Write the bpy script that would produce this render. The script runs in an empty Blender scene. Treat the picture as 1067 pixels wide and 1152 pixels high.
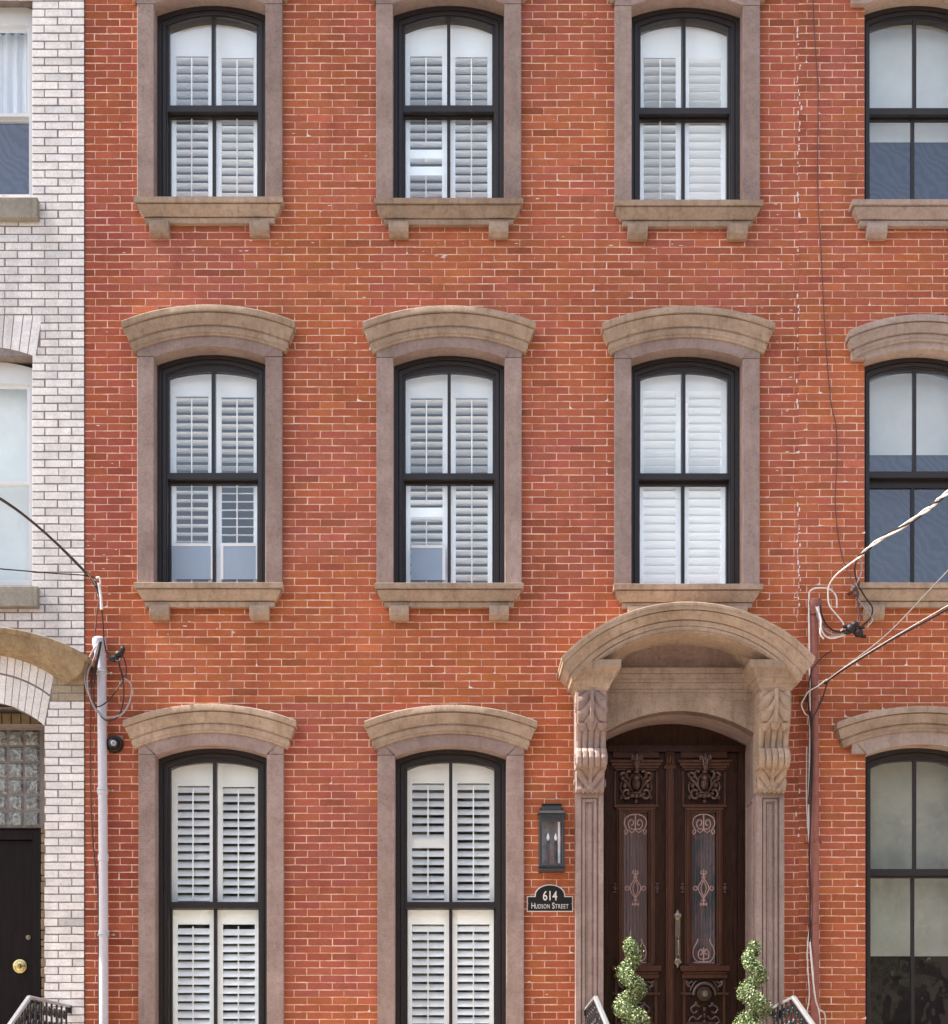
import bpy, math, random
from mathutils import Vector, Matrix
PI = math.pi
rnd = random.Random(11)
scene = bpy.context.scene
COL = scene.collection

# ------------------------------------------------------------------ measures
S = 130.0; XC = 508.0; YC = 1200.0; D = 14.0; EZ = 1.6
def X(px, Y=0.0): return (px - XC) / S * (D + Y) / D
def Z(py, Y=0.0): return EZ + (YC - py) / S * (D + Y) / D

# ------------------------------------------------------------------ mesh helper
ORG = {}
class MB:
    def __init__(self):
        self.v = []; self.f = []; self.m = []; self.c = []
    def face(self, pts, m=0, c=None):
        n = len(self.v); self.v += [tuple(p) for p in pts]
        self.f.append(tuple(range(n, n + len(pts)))); self.m.append(m); self.c.append(c)
    def grid(self, rows, m=0, closed=False):
        n = len(self.v); w = len(rows[0])
        for r in rows: self.v += [tuple(p) for p in r]
        for i in range(len(rows) - 1):
            for j in range(w if closed else w - 1):
                k = (j + 1) % w
                self.f.append((n + i*w + j, n + i*w + k, n + (i+1)*w + k, n + (i+1)*w + j)); self.m.append(m); self.c.append(None)
    def box(self, x0, x1, y0, y1, z0, z1, m=0):
        n = len(self.v)
        self.v += [(x0,y0,z0),(x1,y0,z0),(x1,y1,z0),(x0,y1,z0),(x0,y0,z1),(x1,y0,z1),(x1,y1,z1),(x0,y1,z1)]
        for q in ((0,3,2,1),(4,5,6,7),(0,1,5,4),(1,2,6,5),(2,3,7,6),(3,0,4,7)):
            self.f.append(tuple(n+i for i in q)); self.m.append(m); self.c.append(None)
        return self
    def prism(self, poly, axis, a, b, m=0):
        """extrude a 2-D polygon along an axis. axis 'x': poly=(y,z); 'y': poly=(x,z); 'z': poly=(x,y)"""
        def P(p, t): return (t,p[0],p[1]) if axis=='x' else ((p[0],t,p[1]) if axis=='y' else (p[0],p[1],t))
        n = len(self.v); k = len(poly)
        self.v += [P(p,a) for p in poly] + [P(p,b) for p in poly]
        self.f.append(tuple(range(n,n+k))); self.f.append(tuple(range(n+2*k-1,n+k-1,-1)))
        self.m += [m,m]; self.c += [None,None]
        for i in range(k):
            j=(i+1)%k; self.f.append((n+i,n+k+i,n+k+j,n+j)); self.m.append(m); self.c.append(None)
        return self
    def tube(self, pts, r, n=6, m=0, smooth=True):
        pts = [Vector(p) for p in pts]
        if smooth and len(pts) > 2: pts = catmull(pts)
        rows = []; up = Vector((0,0,1)); prev = None
        for i, p in enumerate(pts):
            t = (pts[min(i+1,len(pts)-1)] - pts[max(i-1,0)])
            if t.length < 1e-9: t = Vector((0,0,1))
            t.normalize()
            if prev is None:
                a = t.cross(up if abs(t.z) < .9 else Vector((1,0,0))).normalized()
            else:
                a = (prev - t * prev.dot(t))
                a = a.normalized() if a.length > 1e-6 else t.orthogonal().normalized()
            prev = a; b = t.cross(a)
            rr = r(i/(len(pts)-1)) if callable(r) else r
            rows.append([p + (a*math.cos(2*PI*j/n) + b*math.sin(2*PI*j/n))*rr for j in range(n)])
        self.grid(rows, m, closed=True)
        self.face(rows[0][::-1], m); self.face(rows[-1], m)
        return self
    def lathe(self, prof, c, axis='z', n=20, m=0):
        rows = []
        for r, h in prof:
            row = []
            for j in range(n):
                a = 2*PI*j/n; u, w = r*math.cos(a), r*math.sin(a)
                row.append({'z':(c[0]+u,c[1]+w,c[2]+h),'y':(c[0]+u,c[1]+h,c[2]+w),'x':(c[0]+h,c[1]+u,c[2]+w)}[axis])
            rows.append(row)
        self.grid(rows, m, closed=True)
        self.face(rows[0], m); self.face(rows[-1], m)
        return self
    def ell(self, c, rx, ry, rz, m=0, n=10, k=7):
        rows = []
        for i in range(k+1):
            t = PI*i/k
            rows.append([(c[0]+rx*math.sin(t)*math.cos(2*PI*j/n), c[1]+ry*math.sin(t)*math.sin(2*PI*j/n), c[2]+rz*math.cos(t)) for j in range(n)])
        self.grid(rows, m, closed=True); return self
    def build(self, name, mats, parent=None, smooth=False, bevel=0, label=None, org=None, sol=0):
        if not isinstance(mats, (list, tuple)): mats = [mats]
        o_ = org if org is not None else (ORG.get(parent.name, Vector((0,0,0))) if parent else Vector((0,0,0)))
        o_ = Vector(o_)
        me = bpy.data.meshes.new(name)
        me.from_pydata([(a[0]-o_.x, a[1]-o_.y, a[2]-o_.z) for a in self.v], [], self.f)
        for mt in mats: me.materials.append(mt)
        me.polygons.foreach_set('material_index', self.m)
        if any(c is not None for c in self.c):
            at = me.attributes.new('tint', 'FLOAT_COLOR', 'FACE')
            at.data.foreach_set('color', [q for c in self.c for q in (c if c else (1,1,1,1))])
        if smooth: me.polygons.foreach_set('use_smooth', [True]*len(me.polygons))
        me.update()
        import bmesh
        bm = bmesh.new(); bm.from_mesh(me)
        if not any(c is not None for c in self.c): bmesh.ops.remove_doubles(bm, verts=bm.verts, dist=1e-5)
        bmesh.ops.recalc_face_normals(bm, faces=bm.faces)
        bm.to_mesh(me); bm.free()
        o = bpy.data.objects.new(name, me); COL.objects.link(o)
        if parent: o.parent = parent
        else: o.location = o_
        ORG[o.name] = o_
        if bevel:
            b = o.modifiers.new('bevel','BEVEL'); b.width = bevel; b.segments = 2; b.limit_method = 'ANGLE'; b.angle_limit = math.radians(35)
        if smooth:
            try: me.set_sharp_from_angle(angle=math.radians(38))
            except Exception: pass
        if label: o['label'] = label
        return o

def catmull(P, k=6):
    out = []
    for i in range(len(P)-1):
        a = P[i-1] if i else P[0]*2-P[1]; b = P[i]; c = P[i+1]; d = P[i+2] if i+2 < len(P) else P[-1]*2-P[-2]
        for j in range(k):
            t = j/k
            out.append(.5*((2*b)+(c-a)*t+(2*a-5*b+4*c-d)*t*t+(3*b-a-3*c+d)*t**3))
    out.append(P[-1]); return out

def empty(name, loc, label, cat, group=None):
    o = bpy.data.objects.new(name, None); COL.objects.link(o); o.location = loc; o.empty_display_size = .1
    ORG[o.name] = Vector(loc); o['label'] = label; o['category'] = cat
    if group: o['group'] = group
    return o
def tag(o, label, cat, group=None, kind=None):
    if label: o['label'] = label
    if cat: o['category'] = cat
    if group: o['group'] = group
    if kind: o['kind'] = kind
    return o

# ------------------------------------------------------------------ materials
class NT:
    def __init__(self, name):
        self.mat = bpy.data.materials.new(name); self.mat.use_nodes = True
        self.t = self.mat.node_tree; self.n = self.t.nodes; self.n.clear()
        self.out = self.n.new('ShaderNodeOutputMaterial'); self.tc = self.n.new('ShaderNodeTexCoord')
    def new(self, t, **kw):
        x = self.n.new(t)
        for k, v in kw.items():
            if k in x.inputs: x.inputs[k].default_value = v
            else: setattr(x, k, v)
        return x
    def link(self, a, b): self.t.links.new(a, b)
    def noise(self, scale, detail=4, rough=.6, stretch=None, coord='Object', dist=0):
        x = self.new('ShaderNodeTexNoise'); x.inputs['Scale'].default_value = scale; x.inputs['Detail'].default_value = detail
        x.inputs['Roughness'].default_value = rough; x.inputs['Distortion'].default_value = dist
        if stretch:
            mp = self.new('ShaderNodeMapping'); mp.inputs['Scale'].default_value = stretch
            self.link(self.tc.outputs[coord], mp.inputs[0]); self.link(mp.outputs[0], x.inputs['Vector'])
        else: self.link(self.tc.outputs[coord], x.inputs['Vector'])
        return x.outputs['Fac']
    def ramp(self, fac, stops, interp='LINEAR'):
        r = self.new('ShaderNodeValToRGB'); r.color_ramp.interpolation = interp
        e = r.color_ramp.elements
        while len(e) > 1: e.remove(e[-1])
        e[0].position = stops[0][0]; e[0].color = tuple(stops[0][1])+(1,) if len(stops[0][1])==3 else stops[0][1]
        for p, c in stops[1:]:
            q = e.new(p); q.color = tuple(c)+(1,) if len(c)==3 else c
        self.link(fac, r.inputs[0]); return r.outputs[0]
    def mix(self, fac, a, b, mode='MIX'):
        m = self.new('ShaderNodeMix'); m.data_type = 'RGBA'; m.blend_type = mode
        for sock, val in ((m.inputs[0], fac), (m.inputs[6], a), (m.inputs[7], b)):
            if hasattr(val, 'links') or hasattr(val, 'is_linked'): self.link(val, sock)
            elif isinstance(val, (int, float)): sock.default_value = val
            else: sock.default_value = tuple(val)+(1,)
        return m.outputs[2]
    def bump(self, h, strength=.3, dist=.01, nrm=None):
        b = self.new('ShaderNodeBump'); b.inputs['Strength'].default_value = strength; b.inputs['Distance'].default_value = dist
        self.link(h, b.inputs['Height'])
        if nrm: self.link(nrm, b.inputs['Normal'])
        return b.outputs[0]
    def done(self, col, rough=.8, normal=None, metal=0, spec=.3, coat=0):
        p = self.new('ShaderNodeBsdfPrincipled')
        if isinstance(col, tuple): p.inputs['Base Color'].default_value = tuple(col)+(1,)
        else: self.link(col, p.inputs['Base Color'])
        if isinstance(rough, (int,float)): p.inputs['Roughness'].default_value = rough
        else: self.link(rough, p.inputs['Roughness'])
        p.inputs['Metallic'].default_value = metal; p.inputs['Specular IOR Level'].default_value = spec
        p.inputs['Coat Weight'].default_value = coat
        if normal: self.link(normal, p.inputs['Normal'])
        self.link(p.outputs[0], self.out.inputs[0]); self.p = p
        return self.mat

def m_brick(name, mortar_col, tintattr=True, smear=.06):
    n = NT(name)
    a = n.new('ShaderNodeAttribute'); a.attribute_name = 'tint'
    fine = n.noise(55, 5, .7); med = n.noise(9, 4, .6, (1,1,2.5)); speck = n.noise(140, 2, .5)
    c = n.mix(.6, a.outputs['Color'], n.ramp(fine, [(.25,(.62,.60,.60)),(.6,(1,1,1)),(.85,(1.25,1.2,1.2))]), 'MULTIPLY')
    c = n.mix(.8, c, n.ramp(n.noise(1.6, 6, .75, (1.6,1.6,.35)), [(.28,(.66,.63,.63)),(.5,(1,1,1)),(.75,(1.10,1.10,1.10))]), 'MULTIPLY')
    c = n.mix(.35, c, n.ramp(med, [(.3,(.7,.66,.68)),(.7,(1.15,1.15,1.1))]), 'MULTIPLY')
    if smear:
        s = n.ramp(n.noise(26, 5, .75, (1,1,1.8)), [(.66,(0,0,0)),(.78,(.8,.8,.8))])
        c = n.mix(s, c, mortar_col)
    h = n.noise(70, 4, .7)
    return n.done(c, .92, n.bump(h, .35, .004), spec=.15)
def m_mortar(name, c0, c1, extra=None):
    n = NT(name)
    c = n.ramp(n.noise(14, 5, .7), [(.3,c0),(.7,c1)])
    if extra: c = n.mix(n.ramp(n.noise(4.5,6,.8,(1,1,1.6)), [(.38,(.85,.85,.85)),(.56,(0,0,0))]), c, extra)
    return n.done(c, .95, n.bump(n.noise(160,3,.6), .4, .003), spec=.1)
def m_stone(name, a, b, stain=(.16,.11,.07), st=.5, sc=1.0):
    n = NT(name)
    c = n.ramp(n.noise(3.2*sc, 6, .65), [(.3,a),(.68,b)])
    c = n.mix(.75, c, n.ramp(n.noise(190, 3, .75), [(.32,(.6,.58,.57)),(.5,(1,1,1)),(.72,(1.28,1.27,1.25))]), 'MULTIPLY')
    streak = n.ramp(n.noise(5, 5, .7, (4,4,.35)), [(.5,(0,0,0)),(.78,(st,st,st))])
    c = n.mix(streak, c, stain)
    oi = n.new('ShaderNodeObjectInfo'); c = n.mix(1., c, n.ramp(oi.outputs['Random'], [(0,(.88,.87,.86)),(1,(1.10,1.09,1.08))]), 'MULTIPLY')
    pale = n.ramp(n.noise(7, 6, .75), [(.6,(0,0,0)),(.85,(.35,.35,.35))])
    c = n.mix(pale, c, (.55,.48,.42))
    c = n.mix(.55, c, n.ramp(n.noise(24, 5, .8), [(.3,(.60,.57,.55)),(.5,(1,1,1)),(.75,(1.25,1.22,1.18))]), 'MULTIPLY')
    h = n.noise(120, 5, .75)
    return n.done(c, .9, n.bump(n.noise(11,4,.6), .25, .008, n.bump(h, .35, .003)), spec=.15)
def m_paint(name, col, rough=.45, var=.15, spec=.4, metal=0):
    n = NT(name)
    c = n.mix(var, col, n.ramp(n.noise(22,5,.7), [(.3,tuple(x*.45 for x in col)),(.7,tuple(min(1,x*1.5) for x in col))]))
    return n.done(c, rough, n.bump(n.noise(60,3,.6), .08, .003), spec=spec, metal=metal)
def m_wood(name, a, b, rough=.3, spec=.5):
    n = NT(name)
    c = n.ramp(n.noise(9, 6, .7, (5,5,.45), dist=.6), [(.3,a),(.7,b)])
    return n.done(c, rough, n.bump(n.noise(26,4,.6,(5,5,.5)), .12, .002), spec=spec)
def m_glass(name, tint=(1,1,1), refl=1.0, wob=.12):
    n = NT(name)
    tr = n.new('ShaderNodeBsdfTransparent'); tr.inputs[0].default_value = tuple(tint)+(1,)
    gl = n.new('ShaderNodeBsdfGlossy'); gl.inputs['Roughness'].default_value = .02; gl.inputs[0].default_value=(.95,.97,1,1)
    nb = n.bump(n.noise(3.5,2,.5), wob, .05)
    n.link(nb, gl.inputs['Normal'])
    fr = n.new('ShaderNodeFresnel'); fr.inputs[0].default_value = 1.5
    mu = n.new('ShaderNodeMath'); mu.operation = 'MULTIPLY_ADD'; mu.inputs[1].default_value = 1.6*refl; mu.inputs[2].default_value = .06*refl; mu.use_clamp = True
    n.link(fr.outputs[0], mu.inputs[0])
    cm = n.new('ShaderNodeMix'); cm.data_type='RGBA'; cm.inputs[6].default_value=(0,0,0,1); cm.inputs[7].default_value=(.95,.98,1,1); n.link(mu.outputs[0], cm.inputs[0]); n.link(cm.outputs[2], gl.inputs[0]); mx = n.new('ShaderNodeAddShader'); n.link(tr.outputs[0], mx.inputs[0]); n.link(gl.outputs[0], mx.inputs[1])
    n.link(mx.outputs[0], n.out.inputs[0]); return n.mat
def m_cloth(name, a, b, stretch=(14,14,.4), dist=0, sc=2.):
    n = NT(name)
    c = n.ramp(n.noise(sc, 4, .6, stretch, dist=dist), [(.3,a),(.7,b)])
    return n.done(c, .9, n.bump(n.noise(sc,3,.5,stretch,dist=dist), .3, .02), spec=.1)
def m_screen(name):
    n = NT(name)
    w = n.new('ShaderNodeTexWave'); w.wave_type='BANDS'; w.bands_direction='DIAGONAL'
    w.inputs['Scale'].default_value=6; w.inputs['Distortion'].default_value=14; w.inputs['Detail'].default_value=3; w.inputs['Detail Scale'].default_value=.7
    n.link(n.tc.outputs['Object'], w.inputs['Vector'])
    c = n.ramp(w.outputs['Fac'], [(.1,(.012,.016,.045)),(.9,(.035,.042,.085))])  # dark screen mesh; the wavy blue bands paint in a reflected moiré
    return n.done(c, .7, spec=.3)

M = {}
MORT = (.80,.52,.41)
M['mortar'] = m_mortar('lime_mortar', (.80,.47,.35), (.98,.72,.58), (.52,.22,.14))
M['smear'] = m_mortar('mortar_smear', (.74,.60,.53), (.90,.78,.72))
M['brick'] = m_brick('red_brick', MORT, smear=.05)
M['mortar_grey'] = m_mortar('grey_mortar', (.20,.165,.155), (.32,.27,.25))
M['white_brick'] = m_brick('white_painted_brick', (.5,.44,.4), smear=0)
M['jamb'] = m_stone('mauve_brownstone', (.28,.20,.175), (.40,.30,.27), (.20,.125,.11), .4)
M['tan'] = m_stone('tan_brownstone', (.31,.225,.165), (.47,.355,.275), (.17,.10,.065), .65)
M['grey_stone'] = m_stone('grey_stone', (.26,.235,.20), (.36,.33,.28), (.13,.10,.07), .5)
M['old_stone'] = m_stone('soiled_stone', (.22,.16,.10), (.34,.26,.17), (.09,.06,.04), .75, 1.6)
M['pale_stone'] = m_stone('pale_brownstone', (.36,.27,.23), (.46,.36,.31), (.22,.14,.11), .5)
M['frame'] = m_paint('bronze_window_paint', (.030,.025,.026), .4, .3, .4)
M['white'] = m_paint('white_shutter_paint', (.95,.96,.95), .5, .0, .3)
M['vinyl'] = m_paint('white_vinyl', (.80,.80,.81), .4, .05)
M['glass'] = m_glass('window_glass', (.98,1,1), 1.0)
M['glass_b'] = m_glass('lamp_glass', (.96,.97,.98), 1.2)
M['room'] = m_paint('room_plaster', (.34,.30,.27), .9, .1)
M['bluepanel'] = m_cloth('blue_grey_card', (.38,.48,.60), (.43,.53,.64), (1,1,1))
M['blind'] = m_cloth('linen_blind', (.60,.62,.60), (.68,.70,.67), (2,2,2))
M['refl'] = m_paint('lantern_backplate', (.20,.20,.21), .35, .8, .5, .3); M['shade'] = m_cloth('olive_grey_shade', (.30,.31,.27), (.38,.385,.34), (2,2,2)); M['darkpanel'] = m_paint('dark_blackout', (.018,.012,.012), .8, .3, .1)
M['screen'] = m_screen('insect_screen')
M['curtain'] = m_cloth('white_curtain', (.60,.61,.63), (.80,.81,.82), (9,9,.7), dist=.6, sc=1.6)
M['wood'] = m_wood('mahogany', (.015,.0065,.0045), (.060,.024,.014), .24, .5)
M['wood_lit'] = m_wood('lit_mahogany', (.055,.020,.012), (.14,.056,.03), .28, .5)  # lighter copy of the mahogany, painting light onto the door mouldings
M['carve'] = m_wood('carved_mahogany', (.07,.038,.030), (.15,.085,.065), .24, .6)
M['lace'] = m_cloth('door_curtain', (.12,.11,.12), (.22,.20,.215), (30,30,.15))
M['grille'] = m_paint('bronze_grille', (.62,.40,.34), .4, .2, .5, .0)
M['brass'] = m_paint('aged_brass', (.36,.30,.23), .3, .4, .5, .8)
M['gold'] = m_paint('polished_brass', (.75,.60,.28), .25, .2, .5, .9)
M['lantern'] = m_paint('pewter_lantern', (.062,.062,.066), .4, .3, .5, .4)
M['black'] = m_paint('black_paint', (.012,.012,.013), .35, .2, .5)
M['letter'] = m_paint('pale_letter', (.78,.74,.68), .5, .05)
M['bulb'] = m_paint('candle_bulb', (.85,.84,.82), .2, .02)
M['pipe'] = m_paint('lavender_grey_pipe', (.58,.55,.60), .5, .12)
M['redpipe'] = m_paint('brown_red_pipe', (.29,.105,.08), .6, .4)
M['cblack'] = m_paint('black_cable', (.02,.016,.016), .5, .3)
M['cgrey'] = m_paint('grey_cable', (.30,.28,.28), .5, .3)
M['cwhite'] = m_paint('white_cable', (.75,.70,.66), .5, .2)
M['cbrown'] = m_paint('brown_cable', (.10,.045,.04), .5, .3)
M['iron'] = m_paint('black_iron', (.022,.020,.022), .4, .3, .5, .4)
M['silver'] = m_paint('silver_iron', (.46,.47,.50), .32, .25, .5, .55)
M['blackdoor'] = m_wood('black_door', (.006,.0035,.0035), (.016,.010,.0095), .6, .2)
M['soil'] = m_mortar('soil', (.03,.02,.015), (.06,.04,.03))
M['pot'] = m_stone('clay_pot', (.16,.09,.06), (.22,.13,.09))
M['bark'] = m_wood('bark', (.06,.045,.03), (.13,.10,.07), .9, .2)
M['asphalt'] = m_mortar('asphalt', (.13,.125,.12), (.17,.165,.155))
M['pave'] = m_mortar('paving', (.58,.47,.34), (.70,.58,.43))
M['kerb'] = m_mortar('kerb_stone', (.25,.25,.25), (.35,.34,.33))
M['roofm'] = m_mortar('roof_felt', (.05,.05,.05), (.09,.09,.09))
def m_leaf(name, stops):
    n = NT(name)
    a = n.new('ShaderNodeAttribute'); a.attribute_name = 'tint'
    n.done(a.outputs['Color'], .5, spec=.4)
    return n.mat
M['leaf'] = m_leaf('boxwood_leaf', None)
def m_glassblock():
    n = NT('glass_block')
    c = n.ramp(n.noise(13,3,.6,dist=2.), [(.3,(.10,.105,.10)),(.5,(.22,.23,.22)),(.7,(.46,.47,.45))])
    return n.done(c, .12, n.bump(n.noise(20,2,.5,dist=2.), .8, .02), spec=.8)
M['gblock'] = m_glassblock(); M['ochre'] = m_stone('bounce_lit_brick', (.46,.31,.15), (.60,.43,.23), (.25,.16,.08), .5)  # ochre paints warm bounce light into the arch soffit bricks

# ------------------------------------------------------------------ architectural helpers
def arcz(x, hw, zs, rise):
    if rise <= 1e-6: return zs
    R = (hw*hw + rise*rise)/(2*rise)
    return zs + math.sqrt(max(R*R - x*x, 0)) - (R - rise)
def path(cx, hw, zb, zs, rise, n=22):
    P = [(cx-hw, zb)] if zb is not None else []
    for i in range(n+1):
        x = -hw + 2*hw*i/n
        P.append((cx+x, arcz(x, hw, zs, rise)))
    if zb is not None: P.append((cx+hw, zb))
    return P
def ring(mb, Po, Pi, y0, y1, m=0):
    """solid band between two open paths of equal length, from y0 (front) to y1 (back)"""
    mb.grid([[(x,y0,z) for x,z in Po],[(x,y0,z) for x,z in Pi],[(x,y1,z) for x,z in Pi],[(x,y1,z) for x,z in Po],[(x,y0,z) for x,z in Po]], m)
    for k in (0,-1):
        a, b = Po[k], Pi[k]
        mb.face([(a[0],y0,a[1]),(b[0],y0,b[1]),(b[0],y1,b[1]),(a[0],y1,a[1])], m)
def fill(mb, P, y0, y1, m=0):
    mb.prism(P, 'y', y0, y1, m)
def cornice(mb, cx, w0, zs, rise, hwarc, prof, yw=0.0, p0=0.0, n=26, m=0):
    """mitred moulding: prof = [(dz, p)] bottom to top; follows an arc of half-width hwarc; returns to the wall at the ends"""
    rows = []
    for dz, p in prof:
        hw = w0 + (p - p0); y = yw - p
        row = [(cx-hw, yw, arcz(-hwarc, hwarc, zs, rise)+dz)]
        for i in range(n+1):
            t = -1 + 2*i/n; x = t*hw
            row.append((cx+x, y, arcz(t*hwarc, hwarc, zs, rise)+dz))
        row.append((cx+hw, yw, arcz(hwarc, hwarc, zs, rise)+dz))
        rows.append(row)
    mb.grid(rows, m)
    for r in (rows[0], rows[-1]):                       # close top and bottom to the wall
        mb.grid([r, [(q[0], yw+.02, q[2]) for q in r]], m)

def brick_field(name, parent, xa, xb, za, zb, holes, pitch, blen, joint, yface, colf, mats, phase, zphase, thick=.30, smears=0, jit=.0017, extra=None):
    mb = MB()
    ymort = yface + .0028
    # mortar core with rectangular holes and reveals
    xs = sorted(set([xa,xb]+[h[0] for h in holes]+[h[1] for h in holes])); xs = [x for x in xs if xa<=x<=xb]
    zs = sorted(set([za,zb]+[h[2] for h in holes]+[h[3] for h in holes])); zs = [z for z in zs if za<=z<=zb]
    def inhole(x,z): return any(h[0]<x<h[1] and h[2]<z<h[3] for h in holes)
    for i in range(len(xs)-1):
        for j in range(len(zs)-1):
            x0,x1,z0,z1 = xs[i],xs[i+1],zs[j],zs[j+1]
            if inhole((x0+x1)/2,(z0+z1)/2): continue
            mb.face([(x0,ymort,z0),(x1,ymort,z0),(x1,ymort,z1),(x0,ymort,z1)],0)
            mb.face([(x0,yface+thick,z0),(x1,yface+thick,z0),(x1,yface+thick,z1),(x0,yface+thick,z1)],0)
    for h in holes:
        x0,x1,z0,z1 = h; y0,y1=ymort,yface+thick
        for q in ([(x0,y0,z0),(x0,y1,z0),(x0,y1,z1),(x0,y0,z1)],[(x1,y0,z0),(x1,y1,z0),(x1,y1,z1),(x1,y0,z1)],
                  [(x0,y0,z1),(x1,y0,z1),(x1,y1,z1),(x0,y1,z1)],[(x0,y0,z0),(x1,y0,z0),(x1,y1,z0),(x0,y1,z0)]): mb.face(q,0)
    r = int(math.floor((za-zphase)/pitch)); 
    while zphase + r*pitch < zb:
        z0 = zphase + r*pitch; z1 = z0 + pitch; r += 1
        zc = (z0+z1)/2
        if z1 < za or zc > zb: continue
        blocked = sorted([(h[0],h[1]) for h in holes if h[2] < zc < h[3]])
        spans = []; cur = xa
        for a,b in blocked:
            if a > cur: spans.append((cur,a))
            cur = max(cur,b)
        if cur < xb: spans.append((cur,xb))
        off = phase + (blen/2 if r % 2 else 0) + rnd.uniform(-.006,.006)
        k0 = int(math.floor((xa-off)/blen))-1
        x = off + k0*blen
        while x < xb:
            x1 = x + blen
            for (sa,sb) in spans:
                a = max(x, sa); b = min(x1, sb)
                if b - a < .02: continue
                ea = joint/2*rnd.uniform(.5,1.3) if a == x else (0.0)
                eb = joint/2*rnd.uniform(.5,1.3) if b == x1 else (0.0)
                jz = joint/2
                bx0, bx1 = a+ea, b-eb
                dz0 = jz*rnd.uniform(.75,1.15); dz1 = jz*rnd.uniform(.75,1.15)
                tl = rnd.uniform(-1,1)*jit
                yf = yface + rnd.uniform(-.0012,.0012)
                nseg = 3
                bot=[]; top=[]
                for s in range(nseg+1):
                    xx = bx0+(bx1-bx0)*s/nseg
                    bot.append((xx, z0+dz0+rnd.uniform(-jit,jit)-tl*(s/nseg-.5)))
                    top.append((xx, z1-dz1+rnd.uniform(-jit,jit)-tl*(s/nseg-.5)))
                P = bot + top[::-1]
                cxx = sum(p[0] for p in P)/len(P); czz = sum(p[1] for p in P)/len(P)
                c = colf((a+b)/2, zc)
                Pin = []
                for (px_,pz_) in P:
                    dx = .0018 if px_ < cxx else -.0018; dzz = .0016 if pz_ < czz else -.0016
                    if bx0 < px_ < bx1 and abs(px_-bx0)>1e-6 and abs(px_-bx1)>1e-6: dx = 0
                    Pin.append((px_+dx, pz_+dzz))
                n = len(mb.v); k = len(P)
                mb.v += [(p[0],ymort+.001,p[1]) for p in P] + [(p[0],yf+.0016,p[1]) for p in P] + [(p[0],yf,p[1]) for p in Pin]
                mb.f.append(tuple(range(n+2*k, n+3*k))); mb.m.append(1); mb.c.append(c)
                for q in range(k):
                    w = (q+1)%k
                    mb.f.append((n+q,n+w,n+k+w,n+k+q)); mb.m.append(1); mb.c.append(c)
                    mb.f.append((n+k+q,n+k+w,n+2*k+w,n+2*k+q)); mb.m.append(1); mb.c.append(c)
                if smears and rnd.random() < smears:       # mortar squeezed over a corner
                    sx = a if rnd.random()<.6 else b; sg = 1 if sx==a else -1
                    w_=rnd.uniform(.012,.045); hh=rnd.uniform(.010,.030)
                    pts=[(sx-sg*.006, z0-.003),(sx+sg*w_, z0-.001),(sx+sg*w_*.5, z0+hh*.35),(sx+sg*w_*.18,z0+hh*.6),(sx, z0+hh),(sx-sg*.006,z0+hh*.5)]
                    mb.face([(p[0]+rnd.uniform(-.002,.002), yface-.0025, p[1]+rnd.uniform(-.002,.002)) for p in pts],2)
            x = x1
    if extra: extra(mb)
    return mb

# ------------------------------------------------------------------ shutters and windows
def shutter_leaf(cx, side, Y, zb, ztop_of, z_l0, z_l1, ang, midrails, rod=True):
    """one leaf. side -1/+1. z_l1 = top of louvers, z_l0 = bottom of louvers"""
    k = (D+Y)/D/S
    mb = MB()
    xi, xo = 1.6*k, 51*k; li, lo = 7.5*k, 43.5*k
    x = lambda a: cx + side*a
    def bx(a,b,z0,z1,y0=Y,y1=Y+.028):
        a_,b_ = sorted((x(a),x(b))); mb.box(a_,b_,y0,y1,z0,z1)
    n = 10
    P = [(x(xi),z_l1)] + [(x(xo),z_l1)] + [(x(xo-(xo-xi)*i/n), ztop_of(xo-(xo-xi)*i/n)) for i in range(n+1)]
    mb.prism(P,'y',Y,Y+.028)
    bx(xi,li,zb,z_l1,Y+.001); bx(lo,xo,zb,z_l1,Y+.001)
    bx(li,lo,zb,z_l0,Y+.002)
    for (a,b) in midrails: bx(li,lo,a,b,Y+.002)
    p = .0735; chord = .080; th = .009
    z = z_l1 - p*.45
    while z > z_l0 + p*.3:
        if not any(a+.004 < z < b-.004 for a,b in midrails):
            A = math.radians(ang(z) if callable(ang) else ang) + rnd.uniform(-.03,.03)
            prof = []
            for i in range(10):
                t = 2*PI*i/10
                u, w = chord/2*math.cos(t), th/2*math.sin(t)
                yy = -u*math.cos(A) - w*math.sin(A)*-1; zz = u*math.sin(A) + w*math.cos(A)
                prof.append((Y+.020+yy*1.0, z+zz))
            a_,b_ = sorted((x(li),x(lo)))
            mb.prism(prof,'x',a_,b_)
        z -= p
    if rod:
        mx = (li+lo)/2
        segs = []; top = z_l1-.03
        for (a,b) in sorted(midrails, reverse=True):
            segs.append((b+.02, top)); top = a-.02
        segs.append((z_l0+.02, top))
        for a,b in segs:
            if b > a: bx(mx-.0055, mx+.0055, a, b, Y-.032, Y-.022)
    return mb

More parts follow.
